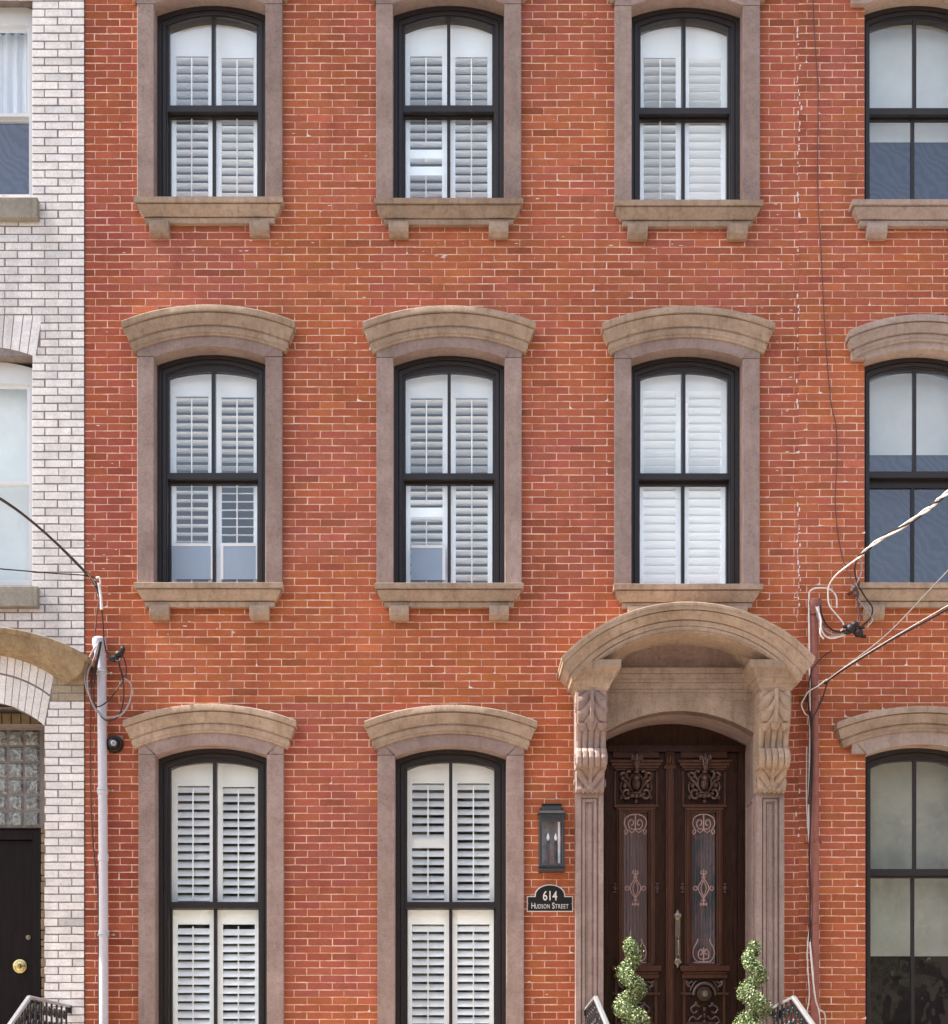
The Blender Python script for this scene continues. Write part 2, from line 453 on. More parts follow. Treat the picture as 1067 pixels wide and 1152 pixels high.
def sash_window(house, cx_px, cfg):
    """frame + sashes + panes + dressings, all sub-parts of the window part"""
    cx = X(cx_px); hw = cfg.get('hw',62.5)/S; ow = cfg.get('ow',81.5)/S
    zs = Z(cfg['ya']+12, -.03); rise = 12/S
    zsill = Z(cfg['yb'], -.12)+.002
    yF = .115
    # timber frame: three stepped bands
    w = MB()
    def band(h0, r0, h1, y0, y1, zb=zsill):
        d0 = hw-h0; d1 = hw-h1
        ring(w, path(cx,h0,zb,zs-d0*.25-.0*d0,rise), path(cx,h1,zb,zs-(d1)*.30-.02*0,rise*.98), y0, y1)
    b1 = hw - 5/S; b2 = hw - 9.0/S
    zt = lambda d: zs - d*.62
    def bandd(da, db, y0, y1):
        ring(w, path(cx,hw-da/S,zsill,zs-da/S*.95,rise), path(cx,hw-db/S,zsill,zs-db/S*.95,rise), y0, y1)
    bandd(-.5, 4.6, yF, yF+.135); bandd(4.6, 5.6, yF+.012, yF+.135); bandd(5.6, 9.6, yF+.005, yF+.135); bandd(9.6,11.0,yF+.022,yF+.135)
    win = w.build('window', M['frame'], house, bevel=.003, label=cfg.get('label'))
    # sashes
    gz = Z(cfg['yg']-1.5, yF+.05); gi = hw - 13.0/S*cfg.get('sl',1); gs = gz - 6.5/S; gr = 6.5/S
    m0 = Z(cfg['m0'], yF+.04); m1 = Z(cfg['m1'], yF+.09)
    u = MB()
    ring(u, path(cx, hw-10.6/S, m0, zs-10.6/S*.95, rise), path(cx, gi, m0, gs, gr), yF+.03, yF+.08)
    u.box(cx-1.9/S, cx+1.9/S, yF+.033, yF+.07, m0, gz+.004)
    u.box(cx-(hw-10.6/S), cx+(hw-10.6/S), yF+.024, yF+.08, m0-.055 if cfg.get('rail2',True) else m0, m0)
    u.build('upper_sash', M['frame'], win, bevel=.003)
    l = MB()
    yl = yF+.085
    lw = hw - 10.6/S; lg = hw - 13.2/S*cfg.get('sl',1)
    l.box(cx-lw, cx-lg, yl, yl+.05, zsill, m1); l.box(cx+lg, cx+lw, yl, yl+.05, zsill, m1)
    l.box(cx-lw, cx+lw, yl+.003, yl+.048, m1, m0)
    lb = cfg.get('lb', 2.2)/S
    l.box(cx-lg, cx+lg, yl+.003, yl+.048, zsill, zsill+lb)
    l.box(cx-1.9/S, cx+1.9/S, yl+.004, yl+.04, zsill, m1)
    l.build('lower_sash', M['frame'], win, bevel=.003)
    g = MB(); t1=rnd.uniform(-.004,.004); t2=rnd.uniform(-.004,.004)
    g.face([(p[0], yF+.055+t1*(p[0]-cx)+t2*(p[1]-m0), p[1]) for p in path(cx, gi+.01, m0-.01, gs, gr)])
    g.face([(cx-lg-.01, yl+.026, zsill), (cx+lg+.01, yl+.026, zsill), (cx+lg+.01, yl+.026, m1+.01), (cx-lg-.01, yl+.026, m1+.01)])
    g.build('panes', M['glass'], win)
    # stone dressings
    yfront = -.055
    zsb = zsill
    zj = Z(cfg['ya']+10, -.05)
    if cfg.get('jambs', True):
        for s in (-1,1):
            a,b = sorted((cx+s*hw, cx+s*ow))
            j = MB(); j.box(a,b,yfront,yF,zsb,zj-.0025)
            j.build('jamb', M['jamb'], win, bevel=.006)
    lo = cfg.get('lo', ow)
    Lm = MB()
    zo = Z(cfg['ya']-24,-.05)
    # lintel block with arched soffit; its flat ends rest on the jambs
    zso = zo - 17/S
    N = 22
    Pi = [(cx-lo, zj),(cx-hw, zj)] + path(cx,hw,None,zs,rise,N) + [(cx+hw,zj),(cx+lo,zj)]
    Po = [(cx-lo, zso),(cx-lo+.001,zso)] + path(cx,lo-.001,None,zso,17/S,N) + [(cx+lo-.001,zso),(cx+lo,zso)]
    ring(Lm, Po, Pi, yfront-.002, yF)
    Lm.build('lintel', M[cfg.get('lmat','jamb')], win, bevel=.004)
    h = MB()
    if cfg.get('jambs', True):
        pr = [(-.014,.055),(-.014,.078),(.006,.080),(.010,.092),(.030,.100),(.052,.100),(.060,.092),(.066,.092),(.067,.118),(.080,.122),(.095,.130),(.115,.144),(.140,.160),(.150,.163),(.152,.150),(.160,.150),(.161,.178),(.166,.184),(.208,.184),(.216,.176),(.228,.02)]
        pr = [(a,.055+(b-.055)*.74) if b>.03 else (a,b) for a,b in pr]; w0 = 84/S; wa = 84/S; ri = 18/S; zc = Z(cfg['ya']-16.5+cfg.get('hoff',0),-.08)
    else:
        pr = [(-.012,.055),(-.012,.080),(.012,.084),(.016,.094),(.040,.096),(.048,.088),(.052,.088),(.053,.118),(.075,.124),(.10,.142),(.125,.150),(.127,.138),(.134,.138),(.135,.166),(.180,.168),(.19,.160),(.20,.02)]
        pr = [(a,.055+(b-.055)*.76) if b>.03 else (a,b) for a,b in pr]; w0 = lo-5.2/S; wa = w0; ri = 18/S; zc = Z(cfg['ya']-16.5+cfg.get('hoff',0),-.08)
    w0 += cfg.get('hwadd',0)/S
    cornice(h, cx, w0, zc-ri, ri, wa, pr, p0=.055)
    hood = h.build('hood', M[cfg.get('hmat','tan')], win, smooth=True)
    if cfg.get('sill', True):
        sx = MB()
        top = Z(cfg['yb'], -.12)
        sp = [(-.188,.03),(-.188,.050),(-.180,.054),(-.148,.056),(-.146,.044),(-.139,.044),(-.138,.068),(-.125,.074),(-.105,.090),(-.075,.108),(-.056,.114),(-.054,.104),(-.048,.104),(-.047,.134),(-.004,.136),(0,.128),(.003,0.0)]
        cornice(sx, cx, cfg.get('sw',69.5)/S, top, 0, 1, sp, p0=.03, n=2)
        # body to the back so the frame stands on it
        sx.box(cx-hw-.004, cx+hw+.004, .0, yF+.16, top-.1, zsill-.002)
        sx.build('sill', M[cfg.get('smat','tan')], win, smooth=True)
        if cfg.get('brackets', True):
            for s in (-1,1):
                b = MB(); xc_ = cx + s*cfg.get('bx',56)/S; bw = 11/S; zt_ = top-.180; zb_ = zt_-.118
                prof = [(0,zt_),(-.088,zt_),(-.092,zt_-.05),(-.085,zt_-.085),(-.060,zb_+.010),(-.05,zb_),(0,zb_)]
                b.prism(prof,'x',xc_-bw,xc_+bw)
                b.build('bracket', M[cfg.get('smat','tan')], win, bevel=.004)
    # shutters
    for s in (-1,1):
        sc = cfg.get('sh', {}).get(s)
        if not sc: continue
        Ys = .255
        ztf = lambda a: arcz(a, 62/S, Z(cfg['yg']+8,Ys)+.12, 10/S)
        mr = [(Z(b,Ys),Z(a,Ys)) for a,b in sc.get('mid',[])]
        mb = shutter_leaf(cx, s, Ys, Z(cfg['yb']+14,Ys), ztf, Z(sc.get('l1',cfg['yb']+4),Ys), Z(sc['l0'],Ys), sc['ang'], mr, sc.get('rod',True))
        mb.build('shutter', M['white'], win, bevel=.0015, label=sc.get('label'))
        for (ax,bx_,ay,by) in sc.get('cards',[]):
            k = (D+.31)/D/S; QY=.27
            c = MB(); c.box(X(ax,.27),X(bx_,.27),.212,.218,Z(by,.27),Z(ay,.27),0)
            c.box(X(ax,.27),X(bx_,.27),.207,.220,Z(ay,.27),Z(ay-3.2,.27),1)
            if s < 0: c.box(X(bx_,.27),X(bx_+3.2,.27),.207,.220,Z(by,.27),Z(ay-3.2,.27),1)
            else: 
                c.box(X(ax-3,.27),X(ax,.27),.207,.220,Z(by,.27),Z(ay-3.2,.27),1)
                c.box(X(bx_,.27),X(bx_+1.5,.27),.207,.220,Z(by,.27),Z(ay-3.2,.27),1)
            c.build('draught_panel', [M['bluepanel'],M['white']], win)
    if cfg.get('sh'):
        c = MB(); k = (D+.37)/D/S
        Ys=.252
        ztf = lambda a: arcz(a, 75/S, Z(cfg['yg']-2,Ys)+.06, 12/S)
        ring(c, path(cx, 75*k, Z(cfg['yb']+14,Ys), Z(cfg['yg']+6,Ys)+.21, 12*k), path(cx, 51.6*k, Z(cfg['yb']+14,Ys), Z(cfg['yg']+8,Ys)+.121, 9.5*k), Ys-.01, Ys+.05)
        c.build('inner_casing', M['white'], win)
    return win, cx, hw, zs+rise, zsill

# ================================================================== SETTING
sky_world = bpy.data.worlds.new('World'); scene.world = sky_world; sky_world.use_nodes = True
nt = sky_world.node_tree; bg = nt.nodes['Background']
sk = nt.nodes.new('ShaderNodeTexSky'); sk.sky_type = 'NISHITA'; sk.sun_disc = False
SUN = Vector((-.62,-.022,.78)).normalized()
sk.sun_elevation = math.asin(SUN.z); sk.sun_rotation = math.atan2(SUN.x, SUN.y)
sk.air_density = 1.0; sk.dust_density = 3.5; sk.ozone_density = .6
hs = nt.nodes.new('ShaderNodeHueSaturation'); hs.inputs['Saturation'].default_value=.7; nt.links.new(sk.outputs[0], hs.inputs['Color']); nt.links.new(hs.outputs[0], bg.inputs[0]); bg.inputs[1].default_value = .15
sl = bpy.data.lights.new('sun','SUN'); sl.energy = 4.2; sl.angle = math.radians(.6); sl.color = (1,.95,.87)
so = bpy.data.objects.new('sun', sl); COL.objects.link(so); so.rotation_euler = SUN.to_track_quat('Z','Y').to_euler()

g = MB(); g.face([(-120,-120,-.13),(120,-120,-.13),(120,60,-.13),(-120,60,-.13)])
tag(g.build('street', M['asphalt']), 'dark asphalt street in front of the houses', None, kind='structure')
g = MB(); g.box(-60,60,-4.2,.3,-.4,0.0)
tag(g.build('pavement', M['pave']), 'pale concrete pavement along the house fronts', None, kind='structure')
g = MB(); g.box(-60,60,-4.35,-4.2,-.4,0.004)
tag(g.build('kerb', M['kerb'], bevel=.01), 'grey stone kerb between pavement and street', None, kind='structure')
g = MB(); g.box(-60,60,-17.5,-14.8,-.4,0.0)
tag(g.build('far_pavement', M['pave']), 'pale concrete pavement across the street', None, kind='structure')

# ================================================================== MAIN HOUSE
ZTOP = Z(-190); ZB = -.1
XL, XR = X(95.5), X(899)
house = empty('brick_townhouse', (0,0,0), 'red brick townhouse with brownstone window hoods and carved double entrance door', 'house')

def vnoise(x, z, s):
    def h(i,j):
        r = math.sin(i*127.1+j*311.7+s*74.7)*43758.5453; return r-math.floor(r)
    i,j = math.floor(x),math.floor(z); fx,fz = x-i,z-j
    fx=fx*fx*(3-2*fx); fz=fz*fz*(3-2*fz)
    return (h(i,j)*(1-fx)+h(i+1,j)*fx)*(1-fz)+(h(i,j+1)*(1-fx)+h(i+1,j+1)*fx)*fz
def redcol(x, z):
    py = YC-(z-EZ)*S; px = XC + x*S
    t = .45*vnoise(x*.9,z*.9,1)+.35*vnoise(x*2.1,z*2.6,2)+.2*vnoise(x*5,z*7,5)
    # 0 -> mauve red, 1 -> orange
    bias = 0
    if 640 < py < 790: bias += .30
    if py < 230: bias -= .06
    if 790 < py < 1120 and 325 < px < 425: bias -= .33
    if px > 590 and py > 780: bias += .25
    if px > 905: bias += .08
    if py > 1125: bias += .25
    if px < 160 and py>850: bias += .08
    t = max(0,min(1,(t-.5)*1.7+.5+bias+rnd.gauss(0,.07)))
    mauve = (.43,.124,.084); orange = (.475,.140,.060)
    c = [mauve[i]*(1-t)+orange[i]*t for i in range(3)]
    if px < 160: c=[c[0]*.88,c[1]*.80,c[2]*.84]
    k = 1 + rnd.gauss(0,.06)
    r = rnd.random()
    if r < .04: k *= .80
    elif r < .08: k *= 1.16
    dk = vnoise(x*1.3+9,z*1.5,8)
    k *= .90 + .2*dk
    return (c[0]*k, c[1]*k*rnd.uniform(.92,1.08), c[2]*k*rnd.uniform(.88,1.12), 1)

# ---- windows of the main house
wins = []
def A(a): return a
top = dict(ya=-6, yg=22, m0=119.5, m1=132, yb=222)
mid = dict(ya=391, yg=421, m0=532.5, m1=545, yb=655.5)
bot = dict(ya=839.5, yg=860, m0=1015, m1=1023.5, yb=1196)
def cfg(base, **kw):
    d = dict(base); d.update(kw); return d
specs = [
 (237.0, cfg(top, yb=221.5, label='third-floor left window, louvred shutters part open', sh={-1:dict(l0=63,ang=8),1:dict(l0=65,ang=14)})),
 (505.0, cfg(top, yb=223, label='third-floor middle window, shutters with a solid rail', sh={-1:dict(l0=63,ang=6,mid=[(168,178),(187,197)]),1:dict(l0=64,ang=12)})),
 (772.8, cfg(top, ya=-4, yg=23, m0=122, m1=135, yb=225, label='third-floor right window, one shutter leaf nearly closed', sh={-1:dict(l0=65,ang=22),1:dict(l0=66,ang=46,rod=False)})),
 (237.0, cfg(mid, label='second-floor left window with blue-grey panels at its foot', sh={-1:dict(l0=446,ang=lambda z:14 if z>Z(540) else 4,cards=[(195,238.5,617,654)]),1:dict(l0=447,ang=lambda z:14 if z>Z(540) else -12,cards=[(252.5,289,617,654)])})),
 (505.5, cfg(mid, ya=392, yg=421.5, m0=533,m1=545, yb=656, label='second-floor middle window, one blue-grey panel at its foot', sh={-1:dict(l0=448,ang=16,mid=[(571,584)],cards=[(463,498,619,655)]),1:dict(l0=448,ang=22)})),
 (772.5, cfg(mid, ya=393, yg=421.5, m0=533,m1=546, yb=657, label='second-floor right window with closed white shutters', brackets=True, sh={-1:dict(l0=440,ang=64,rod=False),1:dict(l0=440,ang=64,rod=False)})),
 (238.5, cfg(bot, ya=838.5, label='tall parlour window at left, open louvred shutters', sh={-1:dict(l0=884,ang=-49,mid=[(1016,1040)]),1:dict(l0=885,ang=-49,mid=[(1016,1040)])})),
 (507.3, cfg(bot, ow=82.2, m0=1015, m1=1023.5, label='tall parlour window beside the lantern, open louvred shutters', sh={-1:dict(l0=881,ang=-47,mid=[(943,954),(1013,1040)]),1:dict(l0=881,ang=-47,mid=[(1013,1040)])})),
]
holes = []
for cxp, c in specs:
    w, cx, hw, zt, zb = sash_window(house, cxp, c)
    holes.append((cx-hw-.005, cx+hw+.005, zb-.0, zt+.02))
# door opening
DCX = X(763.4); DHW = 85.8/S; YD = .45
FLOOR = 1.30
door_zs = Z(826,-.05); door_rise = 26/S
holes.append((DCX-DHW-.01, DCX+DHW+.01, FLOOR, door_zs+door_rise+.03))

def main_extra(mb):
    # white lime drips down the party line
    for seg in ((30,60,.25),(60,240,.55),(240,330,.2),(330,470,.45),(560,600,.6),(600,668,1.0),(668,700,.7),(860,960,.35)):
        y = seg[0]
        while y < seg[1]:
            L = rnd.uniform(2,7)
            if rnd.random() < seg[2]:
                x0 = X(898.5+rnd.gauss(0,1.1)); w = rnd.uniform(.3,1.05)/S
                z0 = Z(y+L); z1 = Z(y)
                mb.face([(x0-w,-.0028,z0),(x0+w*rnd.uniform(.2,1),-.0028,z0+.004),(x0+w,-.0028,(z0+z1)/2),(x0+w*.6,-.0028,z1),(x0-w*.8,-.0028,z1-.006)],2)
            y += L
    # repointing smears
    for cxp,cyp,sx,sy,n in ((885,350,22,60,28),(905,500,14,70,22),(925,640,25,25,18),(915,230,12,90,22),(640,120,60,90,16),(360,240,60,90,18),(115,640,14,20,14),(120,480,25,90,10),(500,278,60,10,14),(240,272,60,8,10),(770,275,60,8,8),(640,480,60,120,10),(600,1130,18,20,8),(240,700,50,8,10),(905,790,14,60,12)):
        for _ in range(n):
            px = rnd.gauss(cxp,sx); py = rnd.gauss(cyp,sy)
            x = X(px); z = Z(py)
            if any(h[0]-.16<x<h[1]+.16 and h[2]-.3<z<h[3]+.35 for h in holes) or not (XL+.03<x<XR-.03): continue
            r = rnd.uniform(.004,.014); k = rnd.randint(5,7)
            mb.face([(x+r*rnd.uniform(.4,1.3)*math.cos(2*PI*i/k)*1.7, -.0026-_*.00003, z+r*rnd.uniform(.15,.6)*math.sin(2*PI*i/k)) for i in range(k)],2)
zph = Z(343.9); zph -= math.floor((zph-ZB)/(8.28/S))*(8.28/S)
wall = brick_field('brick_wall', house, XL, XR, ZB, ZTOP, holes, 8.28/S, 28.12/S, .0090, 0.0, redcol, None, X(345.6), zph, smears=.022, extra=main_extra)
wall_o = wall.build('brick_wall', [M['mortar'],M['brick'],M['smear']], house)
sh = MB()   # sides, back, floors and roof of the house
sh.box(XL, XL+.25, .31, 9, ZB, ZTOP); sh.box(XR-.25, XR-.006, .31, 9, ZB, ZTOP); sh.box(XL, XR-.006, 9, 9.3, ZB, ZTOP)
for zf in (FLOOR-.3, Z(720), Z(290)): sh.box(XL+.25, XR-.256, .31, 9, zf, zf+.25)
sh.box(XL+.25, XR-.256, 4.2, 4.35, ZB+.2, ZTOP-.2)
sh.build('inner_walls', M['room'], house)
rf = MB(); rf.box(XL, XR-.006, -.0, 9.3, ZTOP+.002, ZTOP+.2); cornice(rf,(XL+XR)/2,(XR-XL)/2-.42,ZTOP-.3,0,1,[(0,.03),(.02,.1),(.15,.14),(.2,.3),(.38,.34),(.42,.4),(.5,.4),(.52,.0)],p0=.0,n=2)
rf.build('roof', M['roofm'], house)

# ---- entrance surround
ds = MB()
Pin = path(DCX, DHW, FLOOR, door_zs, door_rise, 22)
Pout = path(DCX, DHW+.05, FLOOR, door_zs+.06, door_rise, 22)
ring(ds, Pout, Pin, -.045, YD+.12)
# panelled inner reveals
for s in (-1,1):
    xr = DCX + s*DHW
    z1 = Z(905,.2)
    for (d, ya, yb_, za, zb_) in ((.012,.02,.05,FLOOR+.12,z1),(.012,.34,.37,FLOOR+.12,z1),(.012,.02,.37,z1,z1+.03),(.007,.10,.28,FLOOR+.2,z1-.10)):
        a,b = sorted((xr-s*d, xr+s*.002)); ds.box(a,b,ya,yb_,za,zb_)
surr = ds.build('entrance_surround', M['jamb'], house, bevel=.003)
# lintel face with mouldings between the consoles
lf = MB()
zlt = Z(752,-.06)
N=22
Pi = [(DCX-DHW-.03, door_zs)] + path(DCX, DHW, None, door_zs, door_rise, N) + [(DCX+DHW+.03, door_zs)]
Po = [(DCX-DHW-.03, zlt)] + [(DCX-DHW+2*DHW*i/N, zlt) for i in range(N+1)] + [(DCX+DHW+.03, zlt)]
ring(lf, Po, Pi, -.06, .1)
zz = zlt
for h_, p_ in ((.05,.100),(.045,.088),(.03,.082),(.055,.076),(.03,.070),(.07,.066)):
    lf.box(DCX-DHW-.03, DCX+DHW+.03, -p_, -.055, zz-h_, zz-.0008); zz -= h_
lf.build('lintel', M['tan'], surr, bevel=.004)

def relief(u, v):
    """carved front of a console: u -1..1 across, v 0..1 downward -> extra projection (m)"""
    r = 0
    au = abs(u)
    if v < .34:                                     # upper acanthus leaf, ribs curling outward from the stem
        t = v/.34
        ph = au*1.9 + (1-t)*2.1 - au*au*.9
        r = .010*abs(math.sin(ph*PI*1.15)) ** .6
        if au < .11: r = .020
        if au > .90: r = .0
    elif v < .58:                                   # scalloped fringe and reeded throat
        k = (u*.5+.5)*3
        f = abs((k % 1)-.5)*2
        edge = .34 + .07*math.sqrt(max(0,1-f*f))
        if v < edge: r = .016 - .006*f
        else:
            f5 = abs(((u*.5+.5)*5 % 1)-.5)*2
            r = .009*(1-f5**3)-.004
    elif v < .78:
        f5 = abs(((u*.5+.5)*5 % 1)-.5)*2
        r = .010*(1-f5**4)
    else:
        t = (v-.78)/.22
        ph = au*1.6 + t*2.0 - au*t*.4
        r = .010*abs(math.sin(ph*PI*1.0))**.6 + .010*t
        if au < .11: r = .020
    return r*2.1
def console(cx):
    mb = MB(); hwc = 17.0/S
    zt_ = Z(776.5,-.3); zb_ = Z(892,-.12); H = zt_-zb_
    def proj(v):
        pts = [(0,.335),(.08,.345),(.20,.342),(.32,.318),(.40,.285),(.50,.245),(.575,.235),(.58,.262),(.62,.300),(.68,.315),(.74,.300),(.775,.262),(.78,.215),(.86,.170),(.93,.150),(.97,.155),(1.0,.125)]
        for i in range(len(pts)-1):
            if pts[i][0] <= v <= pts[i+1][0]:
                t = (v-pts[i][0])/(pts[i+1][0]-pts[i][0]+1e-9); return pts[i][1]*(1-t)+pts[i+1][1]*t
        return pts[-1][1]
    rows = []; nv = 150; nu = 60
    for i in range(nv+1):
        v = i/nv; row = []; p = proj(v)
        low = .0
        if v > .955: low = .35
        row.append((cx-hwc,-.02,zt_-v*H))
        for j in range(nu+1):
            u = -1+2*j/nu
            wv = 1 - (.07 if v>.78 else 0) - (.02 if .36<v<.57 else 0)
            dz = 0
            if v > .93: dz = -.012*abs(math.sin(u*PI*3))
            row.append((cx+u*hwc*wv, -(p+relief(u,v)*(1 if abs(u)<.97 else .2)), zt_-v*H+dz))
        row.append((cx+hwc,-.02,zt_-v*H))
        rows.append(row)
    mb.grid(rows)
    # side scroll discs
    for s in (-1,1):
        for (v,r,p) in ((.68,.055,.25),(.16,.05,.27),(.90,.035,.11)):
            c = (cx+s*(hwc-.004), -p, zt_-v*H)
            mb.lathe([(r,0),(r,s*.010),(r*.75,s*.012),(r*.7,s*.004),(r*.35,s*.004),(r*.3,s*.014),(0.001,s*.014)], c, 'x', 18)
    return mb
for s, cxp in ((-1,662.3),(1,864.3)):
    pcx = X(cxp)
    console(pcx).build('console', M['jamb' if s<0 else 'tan'], surr)
    cp = MB()
    cornice(cp, pcx, 17.2/S, Z(777,-.35), 0, 1, [(0,.36),(.012,.362),(.02,.372),(.05,.378),(.062,.392),(.095,.400),(.105,.415),(.14,.425),(.165,.452),(.172,.462),(.235,.464),(.245,.0)], p0=.36, n=4)
    cp.build('console_cap', M['tan'], surr, smooth=True)
    pl = MB(); pw = 15.6/S
    zt_ = Z(891,-.1)
    pl.box(pcx-pw, pcx+pw, -.09, 0, FLOOR-.1, zt_+.05)
    # raised borders, sunk panel and inner fillet
    def frame_(d0, d1, y0, y1, zlo, zhi):
        pl.box(pcx-pw+d0, pcx-pw+d1, y0,y1,zlo,zhi); pl.box(pcx+pw-d1, pcx+pw-d0, y0,y1,zlo,zhi)
        pl.box(pcx-pw+d1, pcx+pw-d1, y0,y1,zhi-(d1-d0),zhi)
    frame_(0,.046,-.112,-.089,FLOOR-.1,zt_-.005)
    frame_(.056,.082,-.104,-.089,FLOOR+.1,zt_-.060)
    frame_(.092,.098,-.097,-.089,FLOOR+.14,zt_-.10)
    pl.box(pcx-pw-.02,pcx+pw+.02,-.135,0,FLOOR-.12,FLOOR+.22)
    pl.build('pilaster', M['jamb'], surr, bevel=.003)
# pediment
pd = MB()
pcx = DCX + .005
kf = (D-.455)/D/S
zin = Z(744,-.455); zmo = Z(763,-.455)
Rr = 33*kf; hi = 98.5*kf; ho = 127*kf; rmo = 61*kf
N = 30
ring(pd, path(pcx, ho+.01, None, zmo, rmo+.012, N), path(pcx, hi, None, zin, Rr, N), -.455, 0.0)
ring(pd, path(pcx,hi+.050,None,zin,Rr+.045,N), path(pcx,hi+.018,None,zin,Rr+.016,N), -.468, -.45)
pr = [(-.02,.455),(-.018,.476),(.0,.480),(.020,.486),(.021,.476),(.028,.476),(.029,.500),(.045,.508),(.070,.530),(.088,.545),(.089,.532),(.095,.532),(.096,.556),(.125,.562),(.128,.568),(.150,.568),(.158,.555),(.168,.02)]
cornice(pd, pcx, ho-.005, zmo, rmo, ho, pr, p0=.455, n=40)
pd.build('arched_pediment', M['tan'], surr, smooth=True)
ty = MB(); fill(ty, [(pcx-hi-.02,zin-.07),(pcx+hi+.02,zin-.07)]+path(pcx,hi+.02,None,zin,Rr+.01,20)[::-1], -.03, .0)
ty.build('tympanum', M['jamb'], surr)

# ---- transom and door leaves
tr = MB()
zdt = Z(840, YD)
fill(tr, [(DCX-DHW,zdt+.008),(DCX+DHW,zdt+.008)] + path(DCX,DHW,None,door_zs,door_rise,20)[::-1], YD+.03, YD+.08)
tr.box(DCX-DHW, DCX+DHW, YD-.03, YD+.08, zdt-.05, zdt+.006)
tr.box(DCX-DHW, DCX+DHW, YD-.045, YD+.02, zdt-.018, zdt-.002)
for s in (-1,1):
    a,b = sorted((DCX+s*DHW, DCX+s*(DHW-.052))); tr.box(a,b,YD-.01,YD+.08,FLOOR,zdt-.05)
    a,b = sorted((DCX+s*(DHW-.052), DCX+s*(DHW-.066))); tr.box(a,b,YD+.004,YD+.08,FLOOR,zdt-.05)
tr.build('door_frame', M['wood'], house, bevel=.003)
dtop = zdt-.052
def door_leaf(s, ccx_px):
    xin = X(757.5,YD) ; xo = DCX+s*(DHW-.068)
    if s<0: x0,x1 = xo, xin-.004
    else: x0,x1 = xin+.004, xo
    cx = X(ccx_px, YD)
    YF = YD+.02
    gz1 = Z(914,YD); gz0 = Z(1084,YD); gw = 14.2/S*1.03
    b = MB()
    b.box(x0,cx-gw,YF,YF+.05,FLOOR+.01,dtop); b.box(cx+gw,x1,YF,YF+.05,FLOOR+.01,dtop)
    b.box(cx-gw,cx+gw,YF,YF+.05,gz1,dtop); b.box(cx-gw,cx+gw,YF,YF+.05,FLOOR+.01,gz0)
    leaf = b.build('door', M['wood'], house, bevel=.003)
    m = MB()
    k = 1.032/S
    def bx(a,c,y,p,z0,z1): m.box(cx+a*k, cx+c*k, YF-p, YF+.001, Z(z1,YD), Z(z0,YD))
    # frame round the glass: two steps
    for (d0,d1,p) in ((14.2,16.4,.020),(16.4,19.5,.034),(19.5,21.5,.018)):
        for sg in (-1,1):
            a_,c_ = sorted((sg*d0,sg*d1)); bx(a_,c_,0,p,914-d0+14.2-2.2,1084+2)
        bx(-d0+ .02,d0-.02,0,p,914-(d1-14.2),914-(d0-14.2))
    bx(-25,25,0,.05,905.5,908.5); bx(-22,22,0,.036,908.5,911)
    # crowning moulding over the head
    for i,(hw_,p,a_,c_) in enumerate(((30,.085,856.2,858.6),(28,.070,858.8,862.4),(25.4,.055,862.6,865),(23,.042,865.2,867))):
        bx(-hw_,hw_,0,p,a_,c_)
    bx(-26,26,0,.025,842.5,853)
    # panel strips flanking
    for sg in (-1,1):
        bx(min(sg*22.5,sg*24.5),max(sg*22.5,sg*24.5),0,.022,867.5,905)
    # ledge below the glass
    for (hw_,p,a_,c_) in ((18,.045,1084.5,1087),(27.5,.085,1087.2,1093),(24.5,.065,1093.2,1096),(25.5,.055,1096.2,1101)):
        bx(-hw_,hw_,0,p,a_,c_)
    for sg in (-1,1):
        bx(min(sg*24,sg*21),max(sg*24,sg*21),0,.028,1101,1230)
        bx(min(sg*14,sg*27),max(sg*14,sg*27),0,.05,1117,1119.5)
    bx(-20,20,0,.02,1150,1153)
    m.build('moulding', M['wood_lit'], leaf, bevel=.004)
    # carved ornaments
    c = MB()
    def E(dx, py, rx, ry, rz, p): c.ell((cx+dx*k, YF-p, Z(py,YD)), rx*k, ry, rz*k)
    def T(pts, r, p): c.tube([(cx+a*k, YF-p, Z(b_,YD)) for a,b_ in pts], r, 6)
    for sg in (-1,1):      # palmette on the cornice
        T([(0,868),(sg*2,862),(sg*2.5,856),(sg*4.5,852),(sg*6,854),(sg*4.8,857)], .011, .10)
    E(0,853,3,.03,5,.09); E(0,862,3,.03,7,.085); E(0,869,3.5,.03,2.5,.06)
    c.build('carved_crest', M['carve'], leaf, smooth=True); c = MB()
    # mask of a face in an oval with scrolled wings
    E(0,882,5.2,.045,8,.045); E(0,876,4.6,.045,4,.055); E(0,883,1.1,.02,3,.092); E(0,888,2.2,.015,.8,.085); E(-2,880,1.2,.012,.8,.084); E(2,880,1.2,.012,.8,.084)
    T([(7.5*math.cos(t*PI/8),882-10.5*math.sin(t*PI/8)) for t in range(17)], .010, .05)
    for sg in (-1,1):
        T([(sg*7,886),(sg*11,880),(sg*15,877),(sg*17.5,872),(sg*14,869.5),(sg*11,872),(sg*12,876)], .015, .04)
        T([(sg*8,878),(sg*11,872),(sg*9,868),(sg*6,869)], .012, .05)
        T([(sg*8,890),(sg*12,889),(sg*15,893),(sg*13,898),(sg*9,898),(sg*7,894),(sg*10,893)], .013, .045)
        T([(sg*16,880),(sg*17.5,886),(sg*16,892)], .010, .03)
        E(sg*13,884,3,.03,3.4,.03); E(sg*15.5,876,2.4,.03,3,.045); E(sg*5,896,4,.035,2.6,.05); E(sg*16.5,897,2,.02,3,.02)
    E(0,896,3.4,.04,3.4,.045); E(0,902,2.6,.03,2.6,.035); E(0,893,7,.04,2,.045)
    c.build('carved_mask', M['carve'], leaf, smooth=True)
